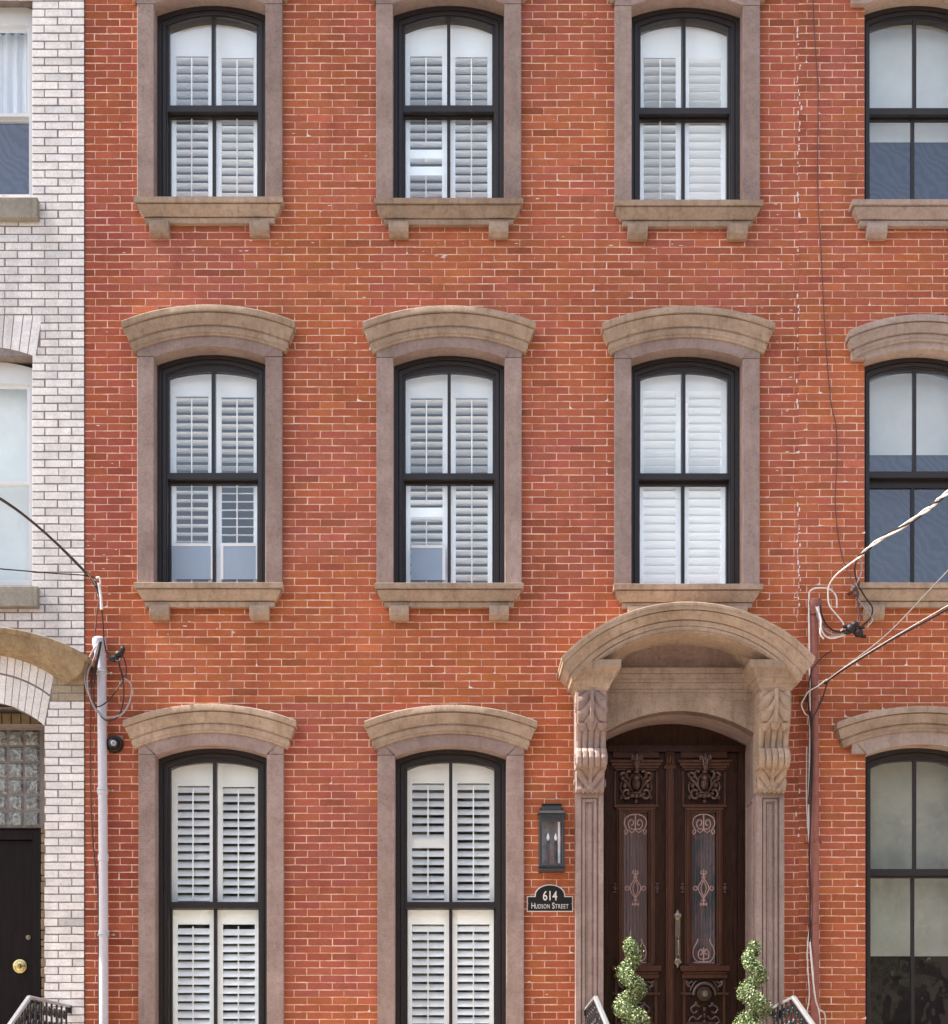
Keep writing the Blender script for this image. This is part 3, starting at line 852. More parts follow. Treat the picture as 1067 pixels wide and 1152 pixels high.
    for sg in (-1,1): c = MB(); E(sg*24,999,3,.018,3,.012); E(sg*24,999,1.4,.018,1.4,.026); E(sg*24,994.5,2.4,.014,1.4,.01); E(sg*24,1003.5,2.4,.014,1.4,.01); c.build('rosette', M['carve'], leaf, smooth=True)
    c = MB()
    # lower roundel with arch and foliage
    T([(12.5*math.cos(t*PI/10),1120-13.5*math.sin(t*PI/10)) for t in range(11)], .014, .045)
    for sg in (-1,1):
        T([(sg*13,1104),(sg*17,1106),(sg*20,1104),(sg*19,1109),(sg*15,1111)], .010, .03)
        T([(sg*9,1104),(sg*12,1107),(sg*16,1115)], .008, .03)
        T([(sg*5,1133),(sg*10,1131),(sg*15,1135),(sg*12,1140),(sg*8,1138)], .010, .03)
        T([(sg*3,1143),(sg*8,1147),(sg*13,1144),(sg*17,1149),(sg*13,1153)], .009, .03)
        E(sg*17.5,1109,2,.02,2,.02); E(sg*9,1129,3,.022,2,.02)
    E(0,1136,2.4,.03,3,.03); E(0,1143,2,.03,3.5,.03); E(0,1150,2.4,.03,3,.03)
    c.build('carved_scrolls', M['carve'], leaf, smooth=True)
    r = MB(); r.lathe([(8.6*k,0),(8.4*k,-.03),(6.8*k,-.045),(6.2*k,-.03),(5.0*k,-.045),(3.2*k,-.062),(.001,-.066)], (cx,YF-.02,Z(1118.5,YD)), 'y', 24)
    r.build('door_boss', M['brass'], leaf, smooth=True)
    # glass with curtain behind and bronze grille in front
    gl = MB(); gl.face([(cx-gw,YF+.028,gz0),(cx+gw,YF+.028,gz0),(cx+gw,YF+.028,gz1),(cx-gw,YF+.028,gz1)]); gl.build('glass', M['glass'], leaf)
    cu = MB(); rows = []
    for z in (gz0,gz1): rows.append([(cx-gw+2*gw*i/48, YF+.075+.010*math.sin(i*1.05), z) for i in range(49)])
    cu.grid(rows); cu.build('curtain', M['lace'], leaf, smooth=True)
    grs = [MB(),MB(),MB()]
    def G(pts, r=.0065): grs[0 if pts[0][1]<950 else (1 if pts[0][1]<1040 else 2)].tube([(cx+a*k, YF+.012, Z(b_,YD)) for a,b_ in pts], r, 5)
    G([(-11,930),(-12.5,926),(-11,920),(-6,916.5),(0,915.5),(6,916.5),(11,920),(12.5,926),(11,930)])
    G([(0,915.5),(0,934)],.006)
    for sg in (-1,1):
        G([(0,932),(sg*5,932),(sg*8,927),(sg*6,922),(sg*2.6,923),(sg*2.6,927),(sg*5,928)],.0055)
        G([(sg*11,930),(sg*9,935),(sg*11,938),(sg*12.5,935),(sg*11,933)],.0055)
        G([(0,933),(sg*4,936),(sg*8,933)],.005)
        G([(0,987),(sg*6,999),(0,1011)],.005); G([(0,990),(sg*3,999),(0,1009)],.004)
        grs[1].tube([(cx+(sg*9.2+2.2*math.cos(t*PI/4))*k, YF+.012, Z(999+2.2*math.sin(t*PI/4),YD)) for t in range(9)], .005, 5)
        G([(0,984),(sg*3,982),(sg*2.4,979)],.006); G([(0,987),(sg*2.5,986)],.006); G([(0,1012),(sg*2.5,1013)],.006); G([(0,1016),(sg*3.4,1018),(sg*3,1015)],.006)
        G([(0,1082),(sg*8,1081),(sg*12,1074),(sg*11,1066),(sg*8,1061),(sg*6.5,1056)],.006)
        G([(0,1079),(sg*5,1078),(sg*6,1072),(sg*3,1068),(sg*1,1072),(sg*4,1074)],.006)
    G([(0,978),(0,987)],.006); G([(0,1011),(0,1019)],.006); G([(0,1066),(0,1082)],.007); G([(-12,1083),(12,1083)],.005)
    for gr in grs: gr.build('grille', M['grille'], leaf, smooth=True)
    return leaf, YF
leafL, YF = door_leaf(-1, 715.6)
leafR, YF = door_leaf(1, 792.6)
a_ = MB(); ax = X(753.7,YD)
a_.box(ax-.035,ax+.035,YF-.035,YF+.0,FLOOR+.01,dtop-.14); a_.box(ax-.016,ax+.016,YF-.05,YF-.034,FLOOR+.01,dtop-.14)
a_.box(ax-.05,ax+.05,YF-.055,YF,dtop-.15,dtop-.12); a_.box(ax-.04,ax+.04,YF-.045,YF,dtop-.12,dtop-.002)
for sg in (-1,0,1): a_.ell((ax+sg*.024,YF-.05,dtop-.06),.017,.03,.05)
a_.build('astragal', M['wood_lit'], leafL, bevel=.004)
hd = MB(); hx = X(763,YD); k=1.032/S
hd.prism([(hx-2.9*k,Z(1080,YD)),(hx+2.9*k,Z(1080,YD)),(hx+2.9*k,Z(1034,YD)),(hx-2.9*k,Z(1034,YD))],'y',YF-.008,YF)
for py,s in ((1031,1),(1082,-1)):
    hd.ell((hx,YF-.008,Z(py,YD)),4.6*k,.014,5*k); hd.ell((hx,YF-.008,Z(py-5*s,YD)),2*k,.012,2.6*k)
    for sg in (-1,1): hd.ell((hx+sg*3*k,YF-.01,Z(py-1*s,YD)),1.8*k,.014,2.2*k)
hd.tube([(hx,YF-.006,Z(1056,YD)),(hx,YF-.05,Z(1058,YD)),(hx,YF-.058,Z(1066,YD)),(hx,YF-.05,Z(1075,YD)),(hx,YF-.006,Z(1077,YD))], .010, 8)
hd.ell((hx,YF-.045,Z(1055,YD)),2.2*k,.02,1.6*k)
hd.build('handle', M['brass'], leafR, smooth=True)

# ---- stoop
st = MB(); sx0, sx1 = X(640), X(886)
st.box(sx0,sx1,-1.35,-.0,-.05,FLOOR-.002); st.box(DCX-DHW-.05,DCX+DHW+.05,-.001,YD+.15,FLOOR-.15,FLOOR-.004)
for i in range(7):
    h_ = FLOOR-(i+1)*FLOOR/8; st.box(sx0+.02,sx1-.02,-1.35-.28*(i+1),-1.35-.28*i,-.05,h_)
st.build('stoop', M['jamb'], house, bevel=.008)

# ================================================================== RIGHT HOUSE
rh = empty('brick_rowhouse', (X(1035),0,0), 'red brick rowhouse at the right edge with dark bare-jambed windows', 'house')
XRR = X(1210)
rholes = []
rspecs = [
 (1035, dict(hw=62.5, lo=78/S, jambs=False, ya=-6, yg=26, m0=122.5, m1=135, yb=224.5, lmat='pale_stone', hmat='pale_stone', smat='pale_stone', sw=66, bx=50, sl=.62, label='top window of the rowhouse, pale blind over dark screen')),
 (1035, dict(hw=62.5, lo=78/S, jambs=False, ya=394, hoff=4, yg=420, m0=531, m1=549, yb=655.5, lmat='pale_stone', hmat='pale_stone', smat='tan', sw=64, bx=53, sl=.62, label='middle window of the rowhouse with blue screened lower sash')),
 (1035, dict(hw=61.5, lo=78/S, jambs=False, ya=838, hoff=-1, yg=858, m0=978, m1=988, yb=1200, lmat='pale_stone', hmat='tan', sl=.62, hwadd=13, label='bottom window of the rowhouse, light blind above dark panel')),
]
for i,(cxp,c) in enumerate(rspecs):
    w, cx, hw, zt, zb = sash_window(rh, cxp, c)
    rholes.append((cx-hw+.004, cx+hw-.004, zb, zt+.02))
    xa,xb = cx-hw+.02, cx+hw-.02
    def panel(name, mat, y, py0, py1, amp=0, lab=None):
        p = MB(); rows=[]
        for z in [Z(py1,y)+(Z(py0,y)-Z(py1,y))*t/6 for t in range(7)]:
            rows.append([(xa+(xb-xa)*j/40, y+amp*math.sin(j*.9), z) for j in range(41)])
        p.grid(rows); p.build(name, M[mat], w, smooth=True)
    if i==0:
        panel('blind','blind',.33,-5,160); panel('insect_screen','screen',.345,159,226)
    if i==1:
        panel('blind','blind',.33,405,512); panel('insect_screen','screen',.345,511,660)
    if i==2:
        panel('blind','shade',.33,845,1076); panel('dark_board','darkpanel',.345,1075,1205)
zph2 = zph+.004
rw = brick_field('brick_wall', rh, XR+.0, XRR, ZB, ZTOP, rholes, 8.28/S, 28.12/S, .0090, 0.0, redcol, None, X(936.3), zph2, smears=.03)
rw.build('brick_wall', [M['mortar'],M['brick'],M['smear']], rh)
sh = MB()
sh.box(XR+.006, XR+.2, .31, 9, ZB, ZTOP); sh.box(XRR-.25, XRR, .31, 9, ZB, ZTOP); sh.box(XR+.006, XRR, 9, 9.3, ZB, ZTOP)
for zf in (FLOOR-.3, Z(720), Z(290)): sh.box(XR+.2, XRR-.25, .31, 9, zf, zf+.25)
sh.box(XR+.2, XRR-.25, 3.2, 3.35, ZB+.2, ZTOP-.2)
sh.build('inner_walls', M['room'], rh)
rf = MB(); rf.box(XR+.006, XRR, .0, 9.3, ZTOP+.002, ZTOP+.2); rf.build('roof', M['roofm'], rh)

# ================================================================== LEFT HOUSE
lh = empty('white_brick_house', (X(-30),0,0), 'white painted brick house at the left edge with black door under stone hood', 'house')
XLL = X(-170); YW = -.012
LCX = X(-21)
LHW = 58/S
def whitecol(x,z):
    k = rnd.gauss(1,.045); t = rnd.random()
    if rnd.random()<.04: k*=.86
    px = XC+x*S; py=YC-(z-EZ)*S
    d = 1.0
    if 745<py<785 and px>50: 
        d = .80; return (.52*k*d,.43*k*d,.32*k*d,1)
    return ((.84+.02*t)*k,(.81)*k,(.80-.02*t)*k,1)
lholes = []
LDH = 71.5/S
for (a,b) in ((-2,222.5),(400,659)): lholes.append((LCX-LHW, LCX+LHW, Z(b), Z(a)))
zah = Z(806)   # door arch apex region
lholes.append((LCX-LDH, LCX+LDH, FLOOR, Z(796)))
# arch zones are left free of running bond: voussoirs replace it
mbw = brick_field('brick_wall', lh, XLL, XL-.004, ZB, ZTOP, lholes+[(LCX-67/S,LCX+67/S,Z(401),Z(355)),(LCX-83/S,LCX+80/S,Z(815),Z(733))], 9.05/S, 30.2/S, .0125, YW, whitecol, None, X(20.6), Z(354.7)-60*9.05/S*2, smears=0, jit=.0008)
# refill the mortar behind the arches
def refill(x0,x1,z0,z1): mbw.face([(x0,YW+.0045,z0),(x1,YW+.0045,z0),(x1,YW+.0045,z1),(x0,YW+.0045,z1)],0)
refill(LCX-67/S,LCX+67/S,Z(401),Z(355))
def voussoirs(mb, n, zin_f, zout_f, hwi, hwo, dark=0, split=None, yf=YW):
    for i in range(n):
        t0 = -1+2*i/n; t1 = -1+2*(i+1)/n; g_ = .06/n
        lv = [0,1] if split is None else [0,split,1]
        for q in range(len(lv)-1):
            a,b = lv[q]+ (.0 if q==0 else .02), lv[q+1]-(.02 if q+1<len(lv)-1 else 0)
            def pt(t,s):
                xi, xo = t*hwi, t*hwo
                return (LCX+xi+(xo-xi)*s, zin_f(t)+(zout_f(t)-zin_f(t))*s)
            P = [pt(t0+g_*1.7,a),pt(t1-g_*1.7,a),pt(t1-g_*1.7,b),pt(t0+g_*1.7,b)]
            k = len(mb.v); c = whitecol(0,0)
            if q==0 and dark: pass
            mb.v += [(p[0],yf-.001,p[1]) for p in P]+[(p[0],yf+.30,p[1]) for p in P]
            for fct in ((0,1,2,3),(0,1,5,4),(1,2,6,5),(2,3,7,6),(3,0,4,7)):
                mb.f.append(tuple(k+e for e in fct)); mb.m.append(1); mb.c.append(c)
voussoirs(mbw, 13, lambda t: arcz(t*LHW,LHW,Z(402),12/S), lambda t: Z(355.5), LHW+.03, 69/S)
# door arch of two soldier rows
zdi = lambda t: arcz(t*LDH,LDH,Z(817),28/S)
zdo = lambda t: arcz(t*83/S,83/S,Z(757),26/S)
voussoirs(mbw, 19, zdi, zdo, LDH, 83/S, split=.56)
# mortar bed behind the door arch and fill above
N_=20
for i in range(N_):
    t0=-1+2*i/N_; t1=-1+2*(i+1)/N_
    mbw.face([(LCX+t0*LDH,YW+.006,zdi(t0)),(LCX+t1*LDH,YW+.006,zdi(t1)),(LCX+t1*83/S,YW+.006,zdo(t1)),(LCX+t0*83/S,YW+.006,zdo(t0))],0)
    mbw.face([(LCX+t0*LDH,YW+.006,zdi(t0)+.004),(LCX+t1*LDH,YW+.006,zdi(t1)+.004),(LCX+t1*LDH,YW+.30,zdi(t1)+.004),(LCX+t0*LDH,YW+.30,zdi(t0)+.004)],0)
    mbw.face([(LCX+t0*83/S,YW+.001,zdo(t0)),(LCX+t1*83/S,YW+.001,zdo(t1)),(LCX+t1*83/S,YW+.001,Z(730)),(LCX+t0*83/S,YW+.001,Z(730))],0)
# cut brick rows right of the splayed arches
def side_bricks(x_of, ztop_, zbot_, xmax):
    pt = 9.05/S; z = Z(354.7)-60*9.05/S*2; z += math.floor((zbot_-z)/pt)*pt
    r = 0
    while z < ztop_:
        z1 = z+pt; zc=(z+z1)/2; x0 = x_of(zc)
        xx = x0+.006; 
        cut = X(65) if r%2 else X(80.5)
        for (a,b) in ((xx,min(cut-.006,xmax)),(cut+.006,xmax)):
            if b-a>.02 and z>zbot_-.02:
                c=whitecol((a+b)/2,zc); mbw.face([(a,YW-.0002,z+.006),(b,YW-.0002,z+.006),(b,YW-.0002,z1-.006),(a,YW-.0002,z1-.006)],1,c)
        z=z1; r+=1
side_bricks(lambda z: LCX+LHW+.03+(69/S-LHW-.03)*max(0,min(1,(z-Z(402))/(Z(355.5)-Z(402)))), Z(355.2), Z(401.5), LCX+67.5/S)
side_bricks(lambda z: LCX+LDH+(83/S-LDH)*max(0,min(1,(z-Z(817))/(Z(757)-Z(817))))+.004, Z(757), Z(817), LCX+80.5/S)
refill(LCX+LDH-.004, LCX+81/S, Z(817), Z(757))
mbw.build('brick_wall', [M['mortar_grey'],M['white_brick']], lh)
# arched stone hood over the door
hd_ = MB()
pr=[(-.02,.02),(-.02,.07),(-.01,.10),(.0,.15),(.02,.20),(.055,.235),(.10,.25),(.115,.255),(.118,.285),(.15,.29),(.158,.28),(.165,.0)]
cornice(hd_, LCX+.01, 92/S, Z(764,-.1), 33/S, 92/S, pr, yw=YW+.01, p0=.02, n=26)
hd_.build('door_hood', M['old_stone'], lh, smooth=True)
def lwin(ybt, yar, m0, m1, curtain, lab, lowdark):
    w = MB(); zs_ = Z(yar+14,.12); zb_=Z(ybt,.12)
    ring(w, path(LCX,LHW+.01,zb_,zs_,10/S), path(LCX,LHW-8.5/S,zb_,Z(yar+30,.12),1/S), .12,.24)
    o = w.build('window', M['vinyl'], lh, bevel=.003, label=lab)
    s_ = MB(); hi_=LHW-8.5/S; gi=LHW-11.5/S; zt_=Z(yar+30,.12)
    s_.box(LCX-hi_,LCX+hi_,.15,.19,Z(m0+4,.15),Z(m0,.15)); s_.box(LCX-hi_,LCX+hi_,.19,.23,Z(m1,.2),Z(m0+1,.2))
    for s in (-1,1):
        a,b=sorted((LCX+s*hi_,LCX+s*gi)); s_.box(a,b,.15,.19,Z(m0,.15),zt_)
        a,b=sorted((LCX+s*hi_,LCX+s*(gi+.01))); s_.box(a,b,.195,.23,zb_,Z(m1,.2))
    s_.box(LCX-hi_,LCX+hi_,.197,.228,zb_,zb_+.07)
    s_.build('sash', M['vinyl'], o, bevel=.003)
    g_=MB(); g_.face([(LCX-hi_,.17,Z(m0,.17)),(LCX+hi_,.17,Z(m0,.17)),(LCX+hi_,.17,zt_),(LCX-hi_,.17,zt_)]); g_.face([(LCX-hi_,.21,zb_),(LCX+hi_,.21,zb_),(LCX+hi_,.21,Z(m1,.2)),(LCX-hi_,.21,Z(m1,.2))])
    g_.build('panes', M['glass'], o)
    c_=MB(); rows=[]
    for z in (Z(m1 if lowdark else ybt,.32), zt_+.05): rows.append([(LCX-hi_-.05+(2*hi_+.1)*i/80,.32+.02*math.sin(i*.8)*(1 if curtain=='curtain' else .02),z) for i in range(81)])
    c_.grid(rows); c_.build('curtain', M[curtain], o, smooth=True)
    if lowdark:
        d_=MB(); d_.box(LCX-hi_-.05,LCX+hi_+.05,.34,.35,zb_,Z(m1-4,.34)); d_.build('insect_screen', M['screen'], o)
    sl_=MB(); tp=Z(ybt+.5,-.07); sl_.box(LCX-66/S,LCX+66/S,YW-.075,.24,tp-.18,tp); sl_.build('sill', M['grey_stone'], o, bevel=.008)
lwin(222,-2,127,137,'curtain','top window of the white house with sheer curtain',True)
lwin(659,402,541,546,'blind','middle window of the white house with pale blind',False)
# door
b = MB(); zl=Z(820,.25); zlt=Z(933,.25)
yd=.26; rgt=LCX+LDH; lft=LCX-LDH
fr = MB(); fw=10/S
xo_=X(46.5,yd); 
fr.box(xo_-fw,xo_,yd,yd+.1,FLOOR,zlt); fr.box(2*LCX-xo_,2*LCX-xo_+fw,yd,yd+.1,FLOOR,zlt); fr.box(2*LCX-xo_,xo_,yd-.002,yd+.1,zlt,zlt-.09) if False else fr.box(2*LCX-xo_+fw,xo_-fw,yd,yd+.1,zlt-.09,zlt)
fr.box(xo_-.016,xo_+.004,yd-.02,yd+.02,FLOOR,zlt+.012); fr.box(2*LCX-xo_,xo_-.018,yd-.02,yd+.02,zlt,zlt+.012)
fr.build('door_frame', M['blackdoor'], lh, bevel=.004)
dr = MB(); dr.box(2*LCX-xo_+fw+.004,xo_-fw-.004,yd+.035,yd+.08,FLOOR,zlt-.094)
dx1=xo_-fw
dr.box(dx1-.16,dx1-.15,yd+.025,yd+.04,FLOOR+.25,zlt-.3) if False else None
dd=dr.build('door', M['blackdoor'], lh, bevel=.003)
kb=MB(); kx,kz=X(21.5,yd),Z(1087,yd)
kb.lathe([(8.3/S,0),(8/S,-.012),(6/S,-.016),(5.6/S,-.01),(4.2/S,-.012),(2.0/S,-.03),(2.2/S,-.05),(3.4/S,-.065),(3.0/S,-.085),(.001,-.09)],(kx,yd+.036,kz),'y',24)
kc=MB(); kc.lathe([(3/S,0),(2.8/S,-.012),(.001,-.014)],(X(31,yd),yd+.036,Z(1054.5,yd)),'y',16)
kb.build('door_knob', M['gold'], dd, smooth=True); kc.build('door_lock', M['brass'], dd, smooth=True)
# glass blocks above and the rough plaster strip at the jamb
gb=MB(); bs=18.6/S
z=zlt+.02; r=0
while z < Z(826,.25):
    x = X(45,.24)-bs; 
    for q in range(8):
        xx0,xx1,zz0,zz1 = x+.008,x+bs-.008,z+.008,z+bs-.008
        if xx0 > lft:
            nn=len(gb.v)
            gb.v += [(xx0,.255,zz0),(xx1,.255,zz0),(xx1,.255,zz1),(xx0,.255,zz1),(xx0+.018,.238,zz0+.018),(xx1-.018,.238,zz0+.018),(xx1-.018,.238,zz1-.018),(xx0+.018,.238,zz1-.018)]
            for f_ in ((4,5,6,7),(0,1,5,4),(1,2,6,5),(2,3,7,6),(3,0,4,7)): gb.f.append(tuple(nn+e for e in f_)); gb.m.append(0); gb.c.append(None)
        x -= bs
    z += bs
gb.box(lft,rgt,.256,.31,zlt+.012,Z(790,.25),1)
tb=MB(); q=X(45,.2)
while q > lft-.02:
    tb.box(q-.078,q-.006,.20+.0,.33,Z(820,.2),Z(803,.2)); q-=.084
tb.box(lft,rgt,.215,.32,Z(820,.2)+.004,Z(790,.2),1)
tb.build('arch_bricks', [M['ochre'],M['mortar_grey']], lh)
gb.build('glass_blocks', [M['gblock'],M['mortar_grey']], lh)
sp = MB(); rows=[]
zz_=FLOOR
while zz_<zlt:
    h_=rnd.uniform(.05,.11); sp.box(xo_+.004,rgt+.0,yd-.03+rnd.uniform(-.01,.01),yd+.08,zz_+.004,zz_+h_,0); zz_+=h_
sp.build('jamb_strip', M['old_stone'], lh, bevel=.01)
shl = MB()
shl.box(XLL,XLL+.2,.31,9,ZB,ZTOP); shl.box(XL-.2,XL-.006,.31,9,ZB,ZTOP); shl.box(XLL,XL-.006,9,9.3,ZB,ZTOP)
for zf in (FLOOR-.3, Z(720), Z(290)): shl.box(XLL+.2,XL-.2,.31,9,zf,zf+.25)
shl.box(XLL+.2,XL-.2,3.2,3.35,ZB+.2,ZTOP-.2)
shl.build('inner_walls', M['room'], lh)
rf=MB(); rf.box(XLL,XL-.006,.0,9.3,ZTOP+.002,ZTOP+.2); rf.build('roof', M['roofm'], lh)
st=MB(); st.box(X(-110),X(86),-1.5,-.02,-.05,FLOOR-.002)
st.box(lft,rgt,-.021,yd+.09,FLOOR-.1,FLOOR-.004)
for i in range(7):
    st.box(X(-108),X(84),-1.5-.28*(i+1),-1.5-.28*i,-.05,FLOOR-(i+1)*FLOOR/8)
st.build('stoop', M['grey_stone'], lh, bevel=.008)

# ================================================================== RAILINGS
def railing(name, xw, pts, mat_rail, mat, label, cat='railing'):
    o = empty(name, (xw, pts[0][0], FLOOR), label, cat, None)
    hr = MB()
    P = [(xw+dx,y,z) for (y,z,dx) in pts]
    for i in range(len(P)-1):
        a,b = Vector(P[i]),Vector(P[i+1])
        w_=.020; h_=.013
        hr.grid([[(q.x-w_,q.y,q.z-h_),(q.x+w_,q.y,q.z-h_),(q.x+w_,q.y,q.z+h_*.4),(q.x+w_*.6,q.y,q.z+h_),(q.x-w_*.6,q.y,q.z+h_),(q.x-w_,q.y,q.z+h_*.4)] for q in (a,b)],0,closed=True)
    hr.build('handrail', mat_rail, o)
    bl = MB(); sc = MB()
    y = pts[0][0]-.08
    def zat(y):
        for i in range(len(pts)-1):
            if pts[i+1][0] <= y <= pts[i][0]:
                t=(y-pts[i][0])/(pts[i+1][0]-pts[i][0]); return pts[i][1]*(1-t)+pts[i+1][1]*t, pts[i][2]*(1-t)+pts[i+1][2]*t
        return pts[-1][1], pts[-1][2]
    i=0
    while y > pts[-1][0]+.05:
        z,dx = zat(y)
        zb_ = FLOOR if y>-1.4 else max(0,FLOOR-(abs(y)-1.35)*.58)
        if i%2==0: bl.tube([(xw+dx,y,zb_),(xw+dx,y,z-.012)],.010,6,smooth=False)
        else:
            for k_,zc in enumerate((z-.09,z-.20,z-.31,z-.42)):
                r_=.042 if k_%2==0 else .034
                s_=1 if k_%2 else -1
                sc.tube([(xw+dx+.002,y+s_*r_*(1-t/16)*math.cos(t*PI/5),zc+r_*1.15*(1-t/16)*math.sin(t*PI/5)) for t in range(12)],.0085,5,smooth=False)
                sc.ell((xw+dx,y,zc),.014,.014,.018)
            bl.tube([(xw+dx,y,zb_),(xw+dx,y,z-.5)],.008,6,smooth=False)
        y -= .085; i+=1
    bl.build('balusters', mat, o); sc.build('scrollwork', mat, o, smooth=True)
    ft = MB(); ft.box(xw-.022,xw+.022,pts[0][0]-.0,pts[0][0]+.06,pts[0][1]-.06,pts[0][1]+.01); ft.build('wall_fixing', mat, o, bevel=.003)
    return o
railing('stair_railing', X(659), [(-.12,2.095,0),(-1.0,2.155,0),(-1.75,1.915,.02),(-3.6,1.0,.03)], M['silver'], M['iron'], 'scrolled iron stoop railing to the left of the carved double door')
railing('stair_railing', X(866), [(-.12,2.095,0),(-1.0,2.155,0),(-1.70,1.915,0),(-3.6,1.0,0)], M['silver'], M['iron'], 'scrolled iron stoop railing to the right of the carved double door')
railing('stair_railing', X(78), [(-.03,2.12,0),(-1.33,2.143,0),(-1.88,1.915,0),(-3.7,1.0,0)], M['silver'], M['iron'], 'iron stoop railing in front of the white brick house')  # black iron; the silver handrail colour paints in light along its top

# ================================================================== TOPIARIES
def topiary(cxp, y, ztop_px, label, phase, seed):
    r = random.Random(seed)
    x = X(cxp,y); zt_ = Z(ztop_px,y); z0 = FLOOR+.36
    o = empty('spiral_topiary', (x,y,FLOOR), label, 'topiary', 'spiral topiaries flanking the entrance')
    p = MB(); p.lathe([(.10,0),(.13,.02),(.15,.20),(.165,.33),(.175,.33),(.175,.37),(.15,.37),(.145,.33),(.001,.33)],(x,y,FLOOR),'z',24)
    p.build('plant_pot', M['pot'], o, smooth=True)
    t = MB(); t.tube([(x,y,FLOOR+.3),(x+.01,y,(z0+zt_)/2),(x,y,zt_-.02),(x+.004,y,zt_+.05)], lambda q:.014*(1-q)+.003, 6)
    t.build('trunk', M['bark'], o)
    f = MB(); turns = 3.6; H = zt_-z0
    N_ = 9000
    for i in range(N_):
        q = i/N_
        q = q**.93
        R = .085*(1-q)**.7+.014; rr = .062*(1-q)**.75+.052
        if q>.93: R*=max(0,(1-q)/.07); rr = .045+ (1-q)*.3
        if q>.985: rr=.03
        a = phase - q*turns*2*PI
        # point near the surface of the coil
        u,v = r.uniform(0,2*PI), math.acos(r.uniform(-1,1)); d = rr*(r.uniform(.45,1)**.5)*r.uniform(.9,1.08)
        cx_,cy_,cz_ = x+R*math.cos(a), y+R*math.sin(a), z0+q*H*.97
        nx,ny,nz = math.sin(v)*math.cos(u),math.sin(v)*math.sin(u),math.cos(v)
        P = Vector((cx_+nx*d,cy_+ny*d,cz_+nz*d*.9))
        nrm = (Vector((nx,ny,nz))+Vector((r.gauss(0,.5),r.gauss(0,.5),r.gauss(0,.5)))).normalized()
        A_ = nrm.orthogonal().normalized(); A_ = Matrix.Rotation(r.uniform(0,2*PI),3,nrm)@A_; B_=nrm.cross(A_)
        L=r.uniform(.006,.0145); W=L*r.uniform(.4,.7)
        if r.random()<.03: P = P+Vector((nx,ny,abs(nz)))*r.uniform(.008,.03)
        g_=r.random(); base=(.15,.21,.07) if g_<.45 else ((.46,.52,.28) if g_<.78 else (.05,.085,.03))
        kk=r.uniform(.8,1.2)
        f.face([P-A_*L, P+B_*W+nrm*.002, P+A_*L, P-B_*W+nrm*.002],0,(base[0]*kk,base[1]*kk,base[2]*kk,1))
    f.build('foliage', M['leaf'], o)
topiary(710,-.55,1053,'spiral boxwood topiary in front of the left door leaf',PI*.2,3)
topiary(848,-.55,1057,'spiral boxwood topiary in front of the right pilaster',PI*1.15,8)

# ================================================================== LANTERN, PLAQUE, CAMERA
lx = X(621,-.08); lan = empty('wall_lantern', (lx,0,Z(981,-.08)), 'dark metal wall lantern with two candle bulbs above the address plaque', 'lantern')
k=1/S
m = MB()
zz=lambda p: Z(p,-.08)
def bxl(hw_,y0,y1,a,b): m.box(lx-hw_*k,lx+hw_*k,y0,y1,zz(b),zz(a))
bxl(13,-.02,-.0,908,978)
bxl(14.6,-.135,-.002,973.5,976); bxl(13.5,-.125,-.002,976.2,978.5); bxl(14.6,-.14,-.002,978.7,981)
for s in (-1,1):
    a,b=sorted((lx+s*14*k,lx+s*11.2*k)); m.box(a,b,-.130,-.115,zz(973.4),zz(918)); m.box(a,b,-.02,-.0,zz(973.4),zz(918))
bxl(11.2,-.130,-.117,920,925.5)
bxl(14.4,-.135,-.002,916,920)
m.build('housing', M['lantern'], lan, bevel=.002)
rfm=MB()
def frust(h0,h1,y0,y1,a,b):
    lo_=[(lx-h0*k,-.0),(lx+h0*k,-.0),(lx+h0*k,y0),(lx-h0*k,y0)]; hi_=[(lx-h1*k,-.0),(lx+h1*k,-.0),(lx+h1*k,y1),(lx-h1*k,y1)]
    rfm.grid([[(p[0],p[1],zz(b)) for p in lo_],[(p[0],p[1],zz(a)) for p in hi_]],0,closed=True)
    rfm.face([(p[0],p[1],zz(b)) for p in lo_]); rfm.face([(p[0],p[1],zz(a)) for p in hi_])
frust(15.8,11.5,-.15,-.115,911.5,916.2); frust(10.8,9.8,-.105,-.095,905.5,911.3); frust(11.4,10.8,-.115,-.108,904.6,905.4)
rfm.build('lantern_roof', M['lantern'], lan, bevel=.002)
gl=MB(); gl.face([(lx-11.2*k,-.123,zz(973)),(lx+11.2*k,-.123,zz(973)),(lx+11.2*k,-.123,zz(926)),(lx-11.2*k,-.123,zz(926))])
for s in (-1,1): gl.face([(lx+s*12.8*k,-.116,zz(973)),(lx+s*12.8*k,-.022,zz(973)),(lx+s*12.8*k,-.022,zz(920)),(lx+s*12.8*k,-.116,zz(920))])
gl.build('lantern_glass', M['glass_b'], lan)
rp=MB(); rp.box(lx-11*k,lx+11*k,-.026,-.021,zz(972),zz(921)); rp.box(lx+7.2*k,lx+9.6*k,-.04,-.027,zz(971),zz(924),1); rp.build('backplate_glint', [M['refl'],M['vinyl']], lan)  # backplate; pale strip at right is a painted glass reflection
for dx in (-4,4.5):
    c=MB(); c.tube([(lx+dx*k,-.07,zz(973)),(lx+dx*k,-.07,zz(946))],.013,10,smooth=False); c.build('candle', M['lantern'], lan)
    c=MB(); c.lathe([(.006,0),(.014,.018),(.013,.032),(.005,.055),(.0008,.066)],(lx+dx*k,-.07,zz(945.5)),'z',12); c.build('bulb', M['bulb'], lan, smooth=True)

